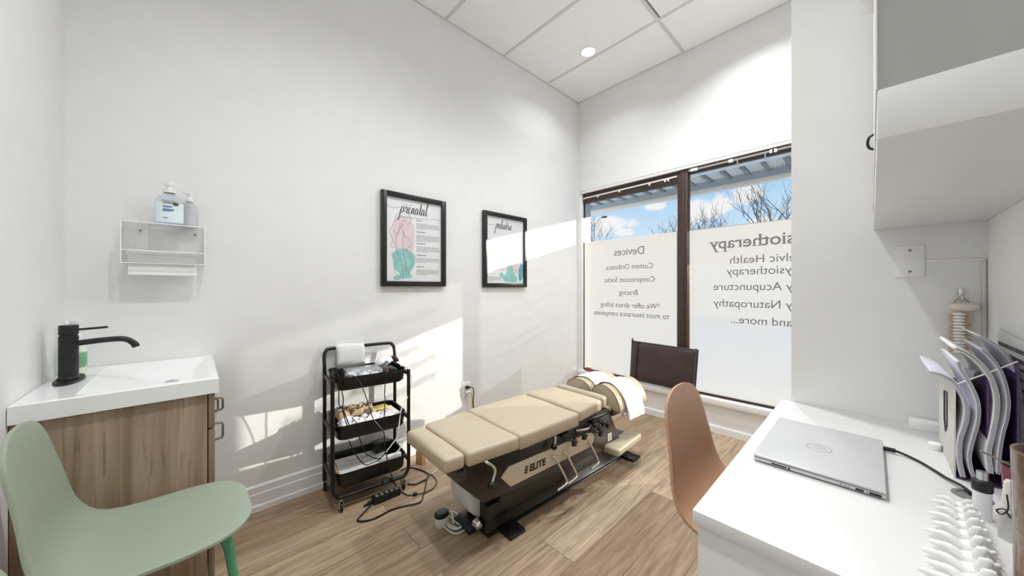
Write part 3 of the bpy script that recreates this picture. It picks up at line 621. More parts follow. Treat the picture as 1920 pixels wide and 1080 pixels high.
# ================================================================== THREE-TIER CART
CA = R(-6)
ct = thing('utility_cart', 'black three-tier metal utility cart with trailing cables by the poster wall', 'cart', (.765, 2.105, 0), CA)
hx, hy = .20, .150
def rrect(a, b_, r, z, n=5):
    P = []
    for cx, cyy, s in ((a - r, b_ - r, 0), (-a + r, b_ - r, 90), (-a + r, -b_ + r, 180), (a - r, -b_ + r, 270)):
        for k in range(n + 1):
            an = R(s + 90 * k / n); P.append((cx + r * math.cos(an), cyy + r * math.sin(an), z))
    return P
for (z1, hgt) in ((.722, .075), (.458, .085), (.198, .085)):
    m = MB(); rws = [rrect(hx - .035, hy - .035, .03, z1 - hgt + .002), rrect(hx - .022, hy - .022, .042, z1 - hgt), rrect(hx - .012, hy - .012, .045, z1 - hgt + .012), rrect(hx - .006, hy - .006, .045, z1), rrect(hx - .002, hy - .002, .047, z1 + .002), rrect(hx - .004, hy - .004, .046, z1 - .001), rrect(hx - .009, hy - .009, .045, z1 - .002), rrect(hx - .015, hy - .015, .042, z1 - hgt + .014), rrect(hx - .03, hy - .03, .036, z1 - hgt + .004)]
    m.grid([r_ + r_[:1] for r_ in rws]); m.bm.faces.new([m.bm.verts.new(p) for p in rws[-1]]); m.bm.faces.new([m.bm.verts.new(p) for p in rws[0]][::-1])
    bmesh.ops.remove_doubles(m.bm, verts=m.bm.verts[:], dist=.0004)
    m.build('tray', M_BLACK, ct, local=True)
xl, yb, yf = hx + .010, hy - .02, -hy + .02
m = MB(); m.tube(smooth_pts([(-xl, yb, .055), (-xl, yb, .4), (-xl, yb, .70), (-xl, yb + .012, .80), (-xl + .012, yb + .022, .832), (-xl + .04, yb + .026, .842), (0, yb + .026, .842), (xl - .04, yb + .026, .842), (xl - .012, yb + .022, .832), (xl, yb + .012, .80), (xl, yb, .70), (xl, yb, .4), (xl, yb, .055)], 5), .0105, 12)
m.build('back_frame', M_BLACK, ct, local=True)
m = MB(); m.tube(smooth_pts([(-xl, yf, .715), (-xl, yf, .4), (-xl, yf, .15), (-xl + .004, yf - .002, .105), (-xl + .022, yf - .006, .078), (-xl + .05, yf - .008, .07), (0, yf - .008, .07), (xl - .05, yf - .008, .07), (xl - .022, yf - .006, .078), (xl - .004, yf - .002, .105), (xl, yf, .15), (xl, yf, .4), (xl, yf, .715)], 5), .0105, 12)
m.build('front_frame', M_BLACK, ct, local=True)
for sx in (-1, 1):
    for z in (.69, .42, .16): MB().box(sx * xl - .006, sx * xl + .006, yf + .008, yb - .008, z - .012, z + .012).build('side_brace', M_BLACK, ct, local=True)
for sx, sy, yy, zt in ((-1, 1, yb, .056), (1, 1, yb, .056), (-1, -1, yf - .008, .062), (1, -1, yf - .008, .062)):
    cx = sx * (xl - (.0 if sy > 0 else .04)); m = MB(); cc = (cx, yy, zt - .012)
    m.cyl((cx, yy, zt), (cx, yy, zt - .006), .011); m.box(cx - .011, cx - .008, yy - .022, yy + .012, .018, zt - .004, bev=.001); m.box(cx + .008, cx + .011, yy - .022, yy + .012, .018, zt - .004, bev=.001); m.cyl((cx - .012, yy - .012, .023), (cx + .012, yy - .012, .023), .006)
    cs = m.build('caster', M_CHROME, ct, local=True)
    MB().lathe([(0, -.007), (.019, -.007), (.023, -.004), (.023, .004), (.019, .007), (0, .007)], (0, 0, 0), 24, M=Matrix.Translation((cx, yy - .012, .0232)) @ Matrix.Rotation(R(90), 4, 'Y')).build('wheel', M_MATBLK, cs, local=True)
CM = ROOTM[ct.name]
def on_cart(pts): return [CM @ Vector(p) for p in pts]
# towel folded over the handle
m = MB(); rows = []
prof = [(.007, .712), (.007, .76), (.007, .81), (.008, .842), (.013, .854), (.021, .858), (.029, .854), (.034, .842), (.035, .80), (.036, .74)]
for k in range(9):
    u = k / 8; x = -.145 + .165 * u
    rows.append(on_cart([(x + .004 * math.sin(j * 1.1), yb + .005 + a + .0015 * math.sin(u * 9 + j), z + .004 * math.sin(u * 5)) for j, (a, z) in enumerate(prof)]))
m.grid(rows); tag(m.build('towel', mat('white_terry_towel', (240, 240, 240), .95, bump=.6, bscale=900), thick=.006), 'white towel folded over the handle of the black cart', 'towel')
# top tray contents
TZ = .655
def cart_box(name, label, cat, x0, x1, y0, y1, z0, z1, m_, bev=.006, rz=0, group=None):
    o = MB().box(x0, x1, y0, y1, z0, z1, bev=bev, M=CM @ Matrix.Translation(((x0 + x1) / 2, (y0 + y1) / 2, 0)) @ Matrix.Rotation(rz, 4, 'Z') @ Matrix.Translation((-(x0 + x1) / 2, -(y0 + y1) / 2, 0))).build(name, m_)
    return tag(o, label, cat, group)
cb = thing('clear_organizer_box', 'clear plastic box of small white packets in the top tray of the cart', 'box', CM @ Vector((-.03, 0, TZ)), CA)
MB().box(-.125, .065, -.10, .05, TZ - .001, .735, bev=.006, M=CM).build('box', clear_mat('clear_box_plastic', (240, 244, 247), .25, 1), cb)
for k, (x, y, a, hh) in enumerate(((-.10, -.05, .2, .065), (-.06, 0.0, -.3, .07), (-.03, -.06, .1, .055), (.0, -.01, .5, .06), (.03, -.06, -.2, .05))):
    MB().box(-.022, .022, -.03, .03, 0, hh, bev=.006, M=CM @ Matrix.Translation((x, y, TZ + .004)) @ Matrix.Rotation(a, 4, 'Z')).build('packet', (M_PAPER, mat('silver_foil_packet', (200, 204, 210), .25, .6))[k % 2], cb)
cart_box('brown_pouch', 'brown leather pouch beside the clear box in the top cart tray', 'pouch', .073, .10, -.10, -.03, TZ, .735, mat('brown_leather', (88, 62, 50), .5))
cart_box('black_remote', 'black handheld controller lying in the top cart tray', 'controller', .105, .15, -.10, .0, TZ, .725, M_MATBLK)
mg = thing('handheld_massager', 'white and grey handheld massager lying in the top cart tray on the right', 'massager', CM @ Vector((.12, .03, .73)), CA)
MB().ell((0, 0, 0), (.055, .028, .03), 12, M=Matrix.Identity(4)).bm.free()
m = MB(); m.ell((0, 0, 0), (.056, .03, .032), 12); m.bm.transform(CM @ Matrix.Translation((.115, .06, .742)) @ Matrix.Rotation(R(-14), 4, 'Y')); m.build('body', mat('pale_grey_device', (225, 227, 230), .3), mg)
m = MB(); m.lathe([(0, 0), (.024, 0), (.026, .01), (.020, .05), (.014, .06), (0, .06)], (0, 0, 0), 20); m.bm.transform(CM @ Matrix.Translation((.10, .045, .70)) @ Matrix.Rotation(R(35), 4, 'Y')); m.build('head', mat('slate_device', (88, 96, 104), .4), mg)
m = MB(); m.tube(smooth_pts([CM @ Vector(p) for p in ((.145, .07, .748), (.175, .07, .758), (.192, .06, .755), (.198, .04, .738))], 4), .011, 10); m.build('handle', M_MATBLK, mg)
# middle tray contents
def crumple(x0, x1, y0, y1, z, amp, seed, n=14, droop=0):
    rnd = random.Random(seed); rows = []
    for i in range(n + 1):
        rows.append([CM @ Vector((x0 + (x1 - x0) * j / n, y0 + (y1 - y0) * i / n, z + amp * rnd.random() * (1 if 0 < i < n and 0 < j < n else .2))) for j in range(n + 1)])
    b_ = [[CM @ Vector((x0 + (x1 - x0) * j / n, y0 + (y1 - y0) * i / n, z - .03)) for j in (0, n)] for i in (0, n)]
    return rows
m = MB(); m.grid(crumple(-.165, .05, -.02, .115, .447, .055, 4)); tag(m.build('kraft_bag', mat('brown_kraft_paper', (208, 184, 156), .7), thick=.003), 'crumpled brown kraft paper at the back of the middle cart tray', 'paper bag')
m = MB(); m.grid(crumple(-.172, .12, -.122, -.03, .436, .04, 9)); tag(m.build('plastic_bag', mat('white_plastic_film', (238, 238, 238), .35), thick=.002), 'crumpled white plastic bag filling the middle cart tray', 'plastic bag')
cart_box('yellow_notepad', 'yellow notepad on the right of the middle cart tray', 'notepad', .03, .13, .0, .06, .455, .468, mat('yellow_paper', (226, 206, 110), .7), .002, .1)
cart_box('white_folder', 'white folder leaning on the right side of the middle cart tray', 'folder', .10, .165, -.10, .06, .425, .452, M_PAPER, .002, .05)
# bottom tray contents
for k, (dx, a, z0, z1, lb) in enumerate(((0, .02, .128, .160, 'thick stack of white papers lying in the bottom cart tray'), (.004, -.03, .161, .1735, 'printed white leaflets on top of the paper stack in the bottom cart tray'))):
    o = cart_box('paper_stack', lb, 'papers', -.168 + dx, .11 + dx, -.108, .10, z0, z1, M_PAPER, .001, a)
    if k:
        p = MB()
        for i, (x0, x1, y) in enumerate(((-.12, -.07, .07), (-.12, .03, .045), (-.10, .05, .032), (-.14, -.02, .0), (-.13, .06, -.02))): p.box(x0, x1, y, y + .004, z1, z1 + .0006, M=CM)
        p.build('print', M_TXT, o, smooth=0)
cart_box('brown_folder', 'tan folder standing in the bottom cart tray at its left end', 'folder', -.184, -.174, -.10, .02, .13, .192, mat('tan_card', (196, 160, 120), .6), .001)
cart_box('black_case', 'black open case standing in the bottom cart tray on the right', 'case', .05, .155, .03, .11, .175, .235, M_MATBLK, .008, .2)
cart_box('white_board', 'white flat box lying along the right front of the bottom cart tray', 'box', .04, .172, -.115, -.085, .165, .205, M_PAPER, .002, .02)

# ------------------------------------------------------------------ cables
def cable(label, pts, r=.0028, m_=None, name='cable', cat='cable', group='cables hanging on the utility cart'):
    return tag(MB().tube(smooth_pts(pts, 5), r, 6).build(name, m_ or M_MATBLK), label, cat, group)
cable('black cable hanging diagonally from the middle of the top cart tray', [(0.604,1.98,0.725),(0.621,1.965,0.731),(0.642,1.952,0.727),(0.666,1.945,0.694),(0.691,1.945,0.632),(0.718,1.945,0.548),(0.738,1.943,0.474),(0.771,1.935,0.422),(0.799,1.935,0.374),(0.808,1.95,0.304),(0.82,1.97,0.249)])
cable('black cable from the left corner of the top tray running down to the black case', [(0.55,1.942,0.79),(0.558,1.942,0.727),(0.559,1.942,0.67),(0.56,1.942,0.595),(0.582,1.942,0.556),(0.611,1.942,0.47),(0.636,1.942,0.431),(0.664,1.942,0.388),(0.69,1.942,0.302),(0.72,1.942,0.265),(0.759,1.942,0.237),(0.783,1.942,0.234)])
cable('short black cable hanging beside the left front corner of the top tray', [(0.572,1.947,0.74),(0.576,1.947,0.656),(0.583,1.947,0.617),(0.58,1.947,0.558),(0.602,1.947,0.466)])
cable('pair of black cables hanging straight from the right of the top cart tray', [(0.81,1.93,0.75),(0.806,1.93,0.714),(0.803,1.93,0.652),(0.8,1.93,0.594),(0.803,1.93,0.56),(0.797,1.93,0.459)])
cable('black cable looping from the middle tray down over the bottom tray papers', [(0.61,1.945,0.386),(0.632,1.945,0.326),(0.649,1.945,0.291),(0.671,1.945,0.254),(0.7,1.945,0.22),(0.736,1.945,0.219),(0.778,1.945,0.226),(0.813,1.945,0.254)])
cable('black cable dropping from the black case to the power strip on the floor', [(0.811,1.94,0.258),(0.826,1.925,0.165),(0.844,1.922,0.105),(0.859,1.918,0.057),(0.874,1.925,0.035),(0.878,1.922,0.026)])
cable('white cable bowing out right of the cart down to the middle tray', [(0.906,1.95,0.744),(0.937,1.95,0.746),(0.965,1.95,0.702),(0.979,1.95,0.647),(0.965,1.95,0.574),(0.937,1.95,0.524),(0.91,1.95,0.479),(0.896,1.95,0.386),(0.886,1.95,0.324),(0.844,1.95,0.277),(0.783,1.95,0.222)], .0035, M_PLAST)
cable('white cable curving from the right end of the middle tray into the bottom tray', [(0.924,1.945,0.412),(0.935,1.945,0.373),(0.942,1.945,0.355),(0.931,1.945,0.312),(0.911,1.945,0.264),(0.881,1.945,0.232),(0.835,1.945,0.216)], .004, M_PLAST)
ps = thing('power_strip', 'black power strip lying on the floor in front of the cart', 'power strip', (.805, 1.918, 0), R(-2))
MB().box(-.078, .078, -.026, .026, 0, .036, bev=.006).build('housing', M_MATBLK, ps, local=True)
for k in range(5): MB().box(-.062 + k * .028, -.044 + k * .028, -.012, .012, .0355, .0375, bev=.002).build('socket', mat('socket_grey', (120, 118, 116), .5), ps, local=True)
MB().tube(smooth_pts([(-.076, 0, .018), (-.10, 0, .014), (-.125, .0, .008)], 4), [.009] * 5 + [.005] * 4, 8).build('strain_relief', M_MATBLK, ps, local=True)
def floor_cable(label, pts, r=.004, m_=None): return cable(label, pts, r, m_, group='cables lying on the floor by the cart')
floor_cable('thick black cord curving along the floor from the power strip towards the table', [(0.716,1.901,0.006),(0.696,1.895,0.006),(0.654,1.863,0.006),(0.616,1.831,0.006),(0.645,1.798,0.006),(0.696,1.783,0.006),(0.781,1.791,0.006),(0.859,1.767,0.006),(0.924,1.744,0.006),(0.973,1.792,0.006),(1.027,1.864,0.006),(1.08,1.941,0.006),(1.12,1.963,0.006)])
floor_cable('thin black cord with a ferrite bead looping on the floor right of the power strip', [(0.887,1.929,0.005),(0.898,1.89,0.005),(0.907,1.853,0.005),(0.939,1.83,0.005),(0.99,1.81,0.005),(1.044,1.811,0.005),(1.097,1.852,0.005),(1.114,1.901,0.005),(1.117,1.957,0.005)], .003)
tag(MB().box(-.012, .012, -.008, .008, 0, .016, bev=.003, M=Matrix.Translation((0.939,1.83,0.0))).build('ferrite_bead', M_MATBLK), 'small black ferrite bead on the thin floor cord', 'cable bead')
floor_cable('black cord looping behind the right caster of the cart', [(0.995,2.133,0.006),(1.025,2.141,0.006),(1.057,2.129,0.006),(1.082,2.078,0.006),(1.1,2.025,0.006),(1.106,1.967,0.006),(1.072,1.932,0.006),(1.03,1.923,0.006),(0.987,1.924,0.006),(0.956,1.961,0.006)])
floor_cable('thin white cord crossing the floor under the foot end of the table', [(1.108,1.957,0.005),(1.148,1.971,0.005),(1.21,1.994,0.005),(1.281,2.014,0.005)], .003, M_PLAST)
floor_cable('black cord coiled on the cart frame above the power strip', [(0.845,1.93,0.101),(0.822,1.93,0.082),(0.794,1.93,0.084),(0.788,1.93,0.108),(0.81,1.93,0.112),(0.838,1.93,0.095),(0.854,1.93,0.063)], .0035)

# ================================================================== TREATMENT TABLE
TA = R(-2.6)
tb = thing('treatment_table', 'beige padded chiropractic treatment table on a dark brown steel base', 'treatment table', (.755, 1.385, 0), TA)
TM = ROOTM[tb.name]
M_PAD = mat('beige_vinyl', (190, 176, 152), .42, bump=.12, bscale=120, var=.02)
M_PAD2 = mat('grey_beige_vinyl', (182, 170, 148), .45, bump=.1, bscale=120)
M_SEAM = mat('dark_seam', (110, 96, 78), .6); M_STEEL = mat('dark_brown_steel', (40, 33, 29), .33, spec=.6)
def pad(x0, x1, w0, w1, z0, z1, name='cushion', c=0, m_=None, bev=.016, crown=.006):
    n = 12; k = 10; m = MB(); rows = []
    def rim(u): return min(1, (1 - abs(2 * u - 1)) * 9)
    b = bmesh.new(); P = [(x0, c - w0), (x1, c - w1), (x1, c + w1), (x0, c + w0)]
    m.prism(P, 'z', z0, z1, bev=bev, seg=4)
    # pillow the top a little
    bmesh.ops.subdivide_edges(m.bm, edges=[e for e in m.bm.edges if e.calc_length() > .06], cuts=5, use_grid_fill=True)
    for v in m.bm.verts:
        if v.co.z > z1 - .003:
            u = (v.co.x - x0) / (x1 - x0); q = (v.co.y - c) / max(w0, w1); v.co.z += crown * (1 - (2 * u - 1) ** 2) * (1 - q * q) + .0015 * math.sin(31 * v.co.x + 17 * v.co.y)
    o = m.build(name, m_ or M_PAD, tb, local=True, smooth=50)
    return o
def piping(parent, pts): MB().tube(pts, .0018, 6).build('seam', M_SEAM, parent, local=True)
c1 = pad(-.002, .094, .190, .198, .446, .510); piping(c1, [(.006, -.18, .498), (.006, .18, .498)])
c2 = pad(.101, .378, .207, .229, .446, .512)
c3 = pad(.384, .835, .232, .233, .436, .512, c=.008)
c4 = pad(.842, 1.10, .226, .196, .452, .520, c=.006)
c5 = pad(1.105, 1.16, .196, .190, .462, .530, m_=M_PAD2, name='neck_cushion', c=.004)
# head piece: two arched pads
def arch(x0, x1, prof, name):
    P = [(p.x, p.y) for p in smooth_pts([(a, b_, 0) for a, b_ in prof], 6)]
    m = MB(); m.prism(P, 'x', x0, x1, bev=.008, seg=3); o = m.build(name, M_PAD, tb, local=True, smooth=45)
    m = MB(); m.tube([(x0 - .0005, a, b_) for a, b_ in P], .0022, 6); m.build('piping', M_SEAM, o, local=True); return o
Xh0, Xh1 = 1.238, 1.585
far = [(.208, .478), (.205, .522), (.172, .553), (.105, .566), (.045, .555), (.010, .524), (.000, .478)]
near = [(-.012, .455), (-.015, .515), (-.050, .554), (-.105, .567), (-.165, .543), (-.212, .485), (-.228, .420), (-.190, .408)]
arch(Xh0, Xh1, far, 'head_cushion'); arch(Xh0, Xh1, near, 'head_cushion')
M_TISSUE = mat('white_tissue_paper', (238, 237, 232), .8, bump=.25, bscale=60)
def cover(name, label, prof, x0, x1, tail=[]):
    P = smooth_pts([(a, b_, 0) for a, b_ in prof + tail], 6); n = len(P); rows = []
    for i, p in enumerate(P):
        t = (P[min(i + 1, n - 1)] - P[max(i - 1, 0)]).normalized(); nn = Vector((t.y, -t.x, 0)); nn = -nn if nn.y < -0.2 and False else nn
        rows.append([TM @ Vector((x0 + (x1 - x0) * k / 8 + (.012 * i / n if tail else 0), p.x - nn.x * -.0045 * 1, p.y + .0045 * (1 if nn.y >= 0 else 1)) ) + Vector((0, 0, .0015 * math.sin(k * 2.1 + i * .7))) for k in range(9)])
    m = MB(); m.grid(rows); return tag(m.build(name, M_TISSUE, thick=.0016), label, 'paper cover', 'paper covers on the head cushions')
def offs(prof, d):
    cx = sum(p[0] for p in prof) / len(prof); cz = min(p[1] for p in prof); return [(a + d * (1 if a > cx else -1) * min(1, abs(a - cx) / .08), b_ + d) for a, b_ in prof]
cover('paper_cover', 'white paper cover over the far head cushion by the poster wall', offs(far, .004)[:-1], 1.295, 1.50)
cover('paper_cover', 'white paper cover draped over the near head cushion and hanging down its side', offs(near, .004)[:-2], 1.29, 1.49, [(-.236, .435), (-.246, .395), (-.250, .352)])
MB().tube([TM @ Vector((1.285, -.222, .392)), TM @ Vector((1.47, -.222, .392))], .012, 12).build('paper_roll', M_TISSUE, tb)
hb = MB(); hb.box(1.22, 1.57, -.19, -.02, .388, .410, bev=.004); hb.box(1.22, 1.57, .02, .19, .455, .480, bev=.004); hb.box(1.30, 1.48, -.03, .03, .39, .47, bev=.004); hb.box(1.16, 1.30, -.06, .06, .40, .455, bev=.004); hb.build('head_bracket', M_STEEL, tb, local=True)
MB().box(1.20, 1.26, -.16, -.10, .365, .44, bev=.006).build('bracket_pad', M_PAD, tb, local=True)
for y in (-.13, -.08, -.03): MB().tube([(1.12, y, .45), (1.25, y, .452)], .005, 8).build('slide_rod', M_CHROME, tb, local=True)
# base
box = [(.072, .376), (.072, .424), (.115, .436), (.40, .438), (1.16, .446), (1.185, .44), (1.318, .205), (1.13, .192), (.20, .245)]
MB().prism([(x, z) for x, z in box], 'y', -.180, .180, bev=.003).build('side_housing', M_STEEL, tb, local=True)
MB().box(.09, 1.16, -.19, .19, .436, .449, bev=.002).build('top_frame', mat('black_steel', (14, 13, 13), .4), tb, local=True)
ins = [(.345, .362), (.298, .326), (.356, .263), (.985, .262), (1.015, .285), (1.022, .318), (.995, .345), (.945, .352)]
ip = MB().prism(ins, 'y', -.1875, -.179, bev=.002).build('side_panel', mat('cream_panel', (224, 213, 190), .35), tb, local=True)
M_LOGO = mat('black_lettering', (22, 20, 20), .4)
text_mesh('logo', 'ELITE', .047, M_LOGO, TM @ frame_of((.535, -.1884, .292), (1, 0, -.03), (0, 0, 1)), ip, ext=.0006, shear=.1, off=.0018, sx=1.05)
lg = MB()
for k in range(3): lg.box(.444 + k * .002, .464 + k * .002, -.1890, -.1872, .294 + k * .0125, .3025 + k * .0125)
lg.build('logo_mark', M_LOGO, ip, local=True, smooth=0)
rail = [(-.10, 0), (-.10, .008), (-.085, .012), (-.075, .055), (-.09, .066), (-.095, .150), (.095, .150), (.09, .066), (.075, .055), (.085, .012), (.10, .008), (.10, 0)]
MB().prism(rail, 'x', .285, 1.575, bev=.0015).build('base_rail', mat('black_painted_steel', (22, 20, 19), .28, spec=.6), tb, local=True)
MB().box(.35, 1.25, -.115, .115, .150, .2, bev=.004).build('lift_beam', M_STEEL, tb, local=True)
for x0 in (.355, 1.475): MB().box(x0, x0 + .1, -.185, .20, 0, .018, bev=.003).build('foot_bar', mat('black_painted_steel', (22, 20, 19), .28), tb, local=True)
MB().box(1.172, 1.214, -.1822, -.1800, .236, .284).build('rating_plate', mat('silver_label', (214, 212, 206), .35), tb, local=True, smooth=0)
rp = MB()
for k in range(5): rp.box(1.177, 1.209 - .006 * (k % 2), -.1826, -.182, .243 + k * .007, .2455 + k * .007)
rp.build('rating_print', M_INK, tb, local=True, smooth=0)
# levers and knobs on the camera side
def ball_lever(pts, rb):
    m = MB(); m.tube(smooth_pts(pts, 4), .0068, 10); o = m.build('lever', M_CHROME, tb)
    MB().ell(pts[-1], (rb, rb, rb), 10).build('knob', M_MATBLK, o)
ball_lever([(.935, 1.20, .447), (.938, 1.165, .446), (.960, 1.155, .428), (.978, 1.152, .402), (.968, 1.15, .372), (.952, 1.148, .345)], .017)
ball_lever([(1.392, 1.178, .428), (1.392, 1.15, .428), (1.388, 1.145, .405), (1.376, 1.142, .380)], .017)
ball_lever([(1.60, 1.165, .395), (1.64, 1.14, .395), (1.70, 1.135, .393)], .015)
def star(x, y, z, s, r=.026):
    m = MB(); m.cyl((x, s, z), (x, y, z), .0055, n=10); o = m.build('adjuster_stem', M_CHROME, tb)
    P = [(x + (r if k % 2 == 0 else r * .62) * math.cos(math.pi * k / 5), z + (r if k % 2 == 0 else r * .62) * math.sin(math.pi * k / 5)) for k in range(10)]
    MB().prism(P, 'y', y - .008, y + .008, bev=.003).build('star_knob', M_MATBLK, o)
star(1.535, 1.128, .357, 1.172); star(1.632, 1.128, .363, 1.168)
star(1.79, 1.12, .335, 1.16, .022); star(1.845, 1.105, .375, 1.16, .023); star(1.80, 1.11, .395, 1.16, .021); star(1.76, 1.11, .378, 1.16, .020)
MB().box(1.44, 1.50, 1.135, 1.18, .408, .425, bev=.004).box(1.72, 1.90, 1.13, 1.17, .405, .42, bev=.004).build('adjuster_block', M_MATBLK, tb)
for a in (0, .088, .305):
    MB().tube(smooth_pts([(1.392 + a, 1.19, .318), (1.395 + a, 1.155, .312), (1.425 + a, 1.130, .245), (1.452 + a, 1.118, .185), (1.448 + a, 1.115, .172), (1.425 + a, 1.115, .168), (1.37 + a, 1.115, .165)], 4), .0062, 10).build('pedal_rod', mat('satin_chrome', (215, 213, 208), .25, .9), tb)
ap = MB().box(1.885, 2.225, 1.066, 1.176, .175, .222, bev=.014, seg=4, M=Matrix.Translation((2.05, 1.12, 0)) @ Matrix.Rotation(R(3), 4, 'Z') @ Matrix.Translation((-2.05, -1.12, 0))).build('arm_cushion', M_PAD, tb, smooth=50)
MB().box(1.95, 2.02, 1.14, 1.24, .158, .177, bev=.003).build('arm_bracket', M_STEEL, tb)
cf = MB(); cf.grid([[(.755 + .1 * k / 5 + .004 * math.sin(k * 2), 1.196 - .004 * j + .004 * math.sin(k + j), .462 - .022 * j - (.012 if k in (0, 5) else 0) * j * .4) for k in range(6)] for j in range(4)])
cf.build('clear_cover_flap', M_ACRYL, tb, smooth=60)
# motor unit tucked under the foot end
pu = MB().prism([(.985, .258), (.958, .205), (.985, .11), (1.05, .045), (1.09, .042), (1.122, .075), (1.20, .20), (1.13, .262)], 'y', 1.34, 1.50, bev=.022, seg=4).build('motor_housing', mat('white_motor_casing', (226, 228, 230), .35), tb, smooth=60)
MB().prism([(.98, .0), (.98, .015), (1.02, .035), (1.10, .035), (1.14, .06), (1.23, .12), (1.23, 0)], 'y', 1.35, 1.49, bev=.006).build('motor_base', M_MATBLK, tb)
MB().tube([(.972, 1.333, .232), (1.0, 1.333, .19)], .003, 6).box(1.075, 1.085, 1.338, 1.342, .085, .1).build('vent_mark', M_MATBLK, pu)
MB().lathe([(0, 0), (.022, 0), (.022, .03), (.012, .04), (0, .04)], (0, 0, 0), 18, M=Matrix.Translation((1.012, 1.342, .055)) @ Matrix.Rotation(R(90), 4, 'X')).build('connector', M_CHROME, pu)
fs = thing('foot_switch', 'white round foot switch with black top lying on the floor by the motor unit', 'foot switch', (.925, 1.512, 0))
MB().lathe([(0, 0), (.037, 0), (.040, .010), (.040, .040), (.036, .045), (0, .045)], (.925, 1.512, 0), 32, sy=.8).build('body', mat('white_switch', (222, 226, 228), .3), fs)
MB().lathe([(.0, .045), (.036, .045), (.039, .048), (.039, .060), (.03, .068), (0, .070)], (.925, 1.512, 0), 32, sy=.8).build('top', M_MATBLK, fs)
tag(MB().tube(smooth_pts([(1.194,1.439,0.006),(1.139,1.413,0.006),(1.087,1.388,0.006),(1.053,1.393,0.006),(1.017,1.4,0.006),(0.972,1.391,0.006),(0.938,1.398,0.006),(0.921,1.438,0.006),(0.924,1.503,0.006),(0.946,1.554,0.006),(0.974,1.568,0.006),(0.983,1.519,0.006)] + [(0.98,1.45,0.01),(0.985,1.42,0.01),(0.965,1.418,0.01),(0.946,1.457,0.01),(0.951,1.515,0.01),(0.978,1.558,0.01),(1.013,1.549,0.01),(1.018,1.486,0.01),(0.994,1.432,0.01),(0.953,1.419,0.01),(0.934,1.468,0.01),(0.969,1.533,0.01),(1.008,1.553,0.01)] + [(.95, 1.442, .03)], 5), .0038, 8).build('cable', M_PLAST), 'white cable coiled on the floor around the foot switch', 'cable')
tag(MB().box(-.018, .018, -.03, .03, 0, .085, bev=.002, M=Matrix.Translation((1.143,2.143,0.0)) @ Matrix.Rotation(R(15), 4, 'Z')).build('wooden_block', mat('pale_pine', (206, 172, 124), .55, var=.08, stretch=(1, 1, 8))), 'small pale wooden block on the floor behind the foot end of the table', 'block')

# ================================================================== BAG ON THE SILL
bg_ = thing('carry_bag', 'dark brown padded carry bag leaning against the window on the sill', 'bag', (3.17, 1.33, .286))
M_BAG = mat('dark_brown_leatherette', (62, 50, 50), .38, bump=.25, bscale=40, var=.06)
m = MB(); n = 16; k = 20
def bagp(u, v, s):
    yl = 1.648 + .012 * (1 - v); yr = 1.028 + .022 * (1 - v); zt_ = .690 - .012 * u; zb_ = .312 - .022 * u + (.0 if u > .5 else 0)
    y = yl + (yr - yl) * u; z = zb_ + (zt_ - zb_) * v
    th = .036 * (max(0, 1 - (2 * u - 1) ** 6) ** .5) * (max(0, 1 - (2 * v - 1) ** 6) ** .5) * (1.25 - .55 * v)
    wr = .004 * math.sin(14 * u + 9 * v) * math.sin(math.pi * u) * math.sin(math.pi * v)
    return (3.178 + .018 * v + s * (th + wr), y, z)
for s in (-1, 1): m.grid([[bagp(i / k, j / n, s) for i in range(k + 1)] for j in range(n + 1)])
bmesh.ops.remove_doubles(m.bm, verts=m.bm.verts[:], dist=.0006); bmesh.ops.recalc_face_normals(m.bm, faces=m.bm.faces[:])
m.build('body', M_BAG, bg_, smooth=60)
m = MB(); m.tube([Vector(bagp(.135, .02 + .96 * j / 12, -1)) + Vector((-.004, .0, 0)) for j in range(13)], .005, 8); m.build('flap_welt', mat('black_welt', (24, 20, 22), .4), bg_)
m = MB(); m.tube([Vector(bagp(.975, .02 + .94 * j / 10, -1)) + Vector((-.003, 0, 0)) for j in range(11)], .004, 8); m.tube([Vector(bagp(i / 10, .985, -1)) for i in range(11)], .004, 8); m.build('zipper', mat('zipper_tape', (90, 88, 92), .35, .3), bg_)
for u, dz in ((.02, .03), (.97, .012)): MB().prism([(bagp(u, 1, 0)[1] - .012, bagp(u, 1, 0)[2] - .012), (bagp(u, 1, 0)[1] + .014, bagp(u, 1, 0)[2] - .008), (bagp(u, 1, 0)[1] + .002, bagp(u, 1, 0)[2] + dz)], 'x', 3.19, 3.2).build('corner_tab', M_BAG, bg_)
for dy, lb in ((.014, 'left small red-brown ball on the window sill in the corner'), (-.022, 'right small red-brown ball on the window sill in the corner')):
    tag(MB().ell((3.205, 2.165 + dy, .286 + .021), (.021, .023, .021), 10).build('massage_ball', mat('red_brown_rubber', (150, 62, 50), .5)), lb, 'ball', 'red-brown balls on the sill')

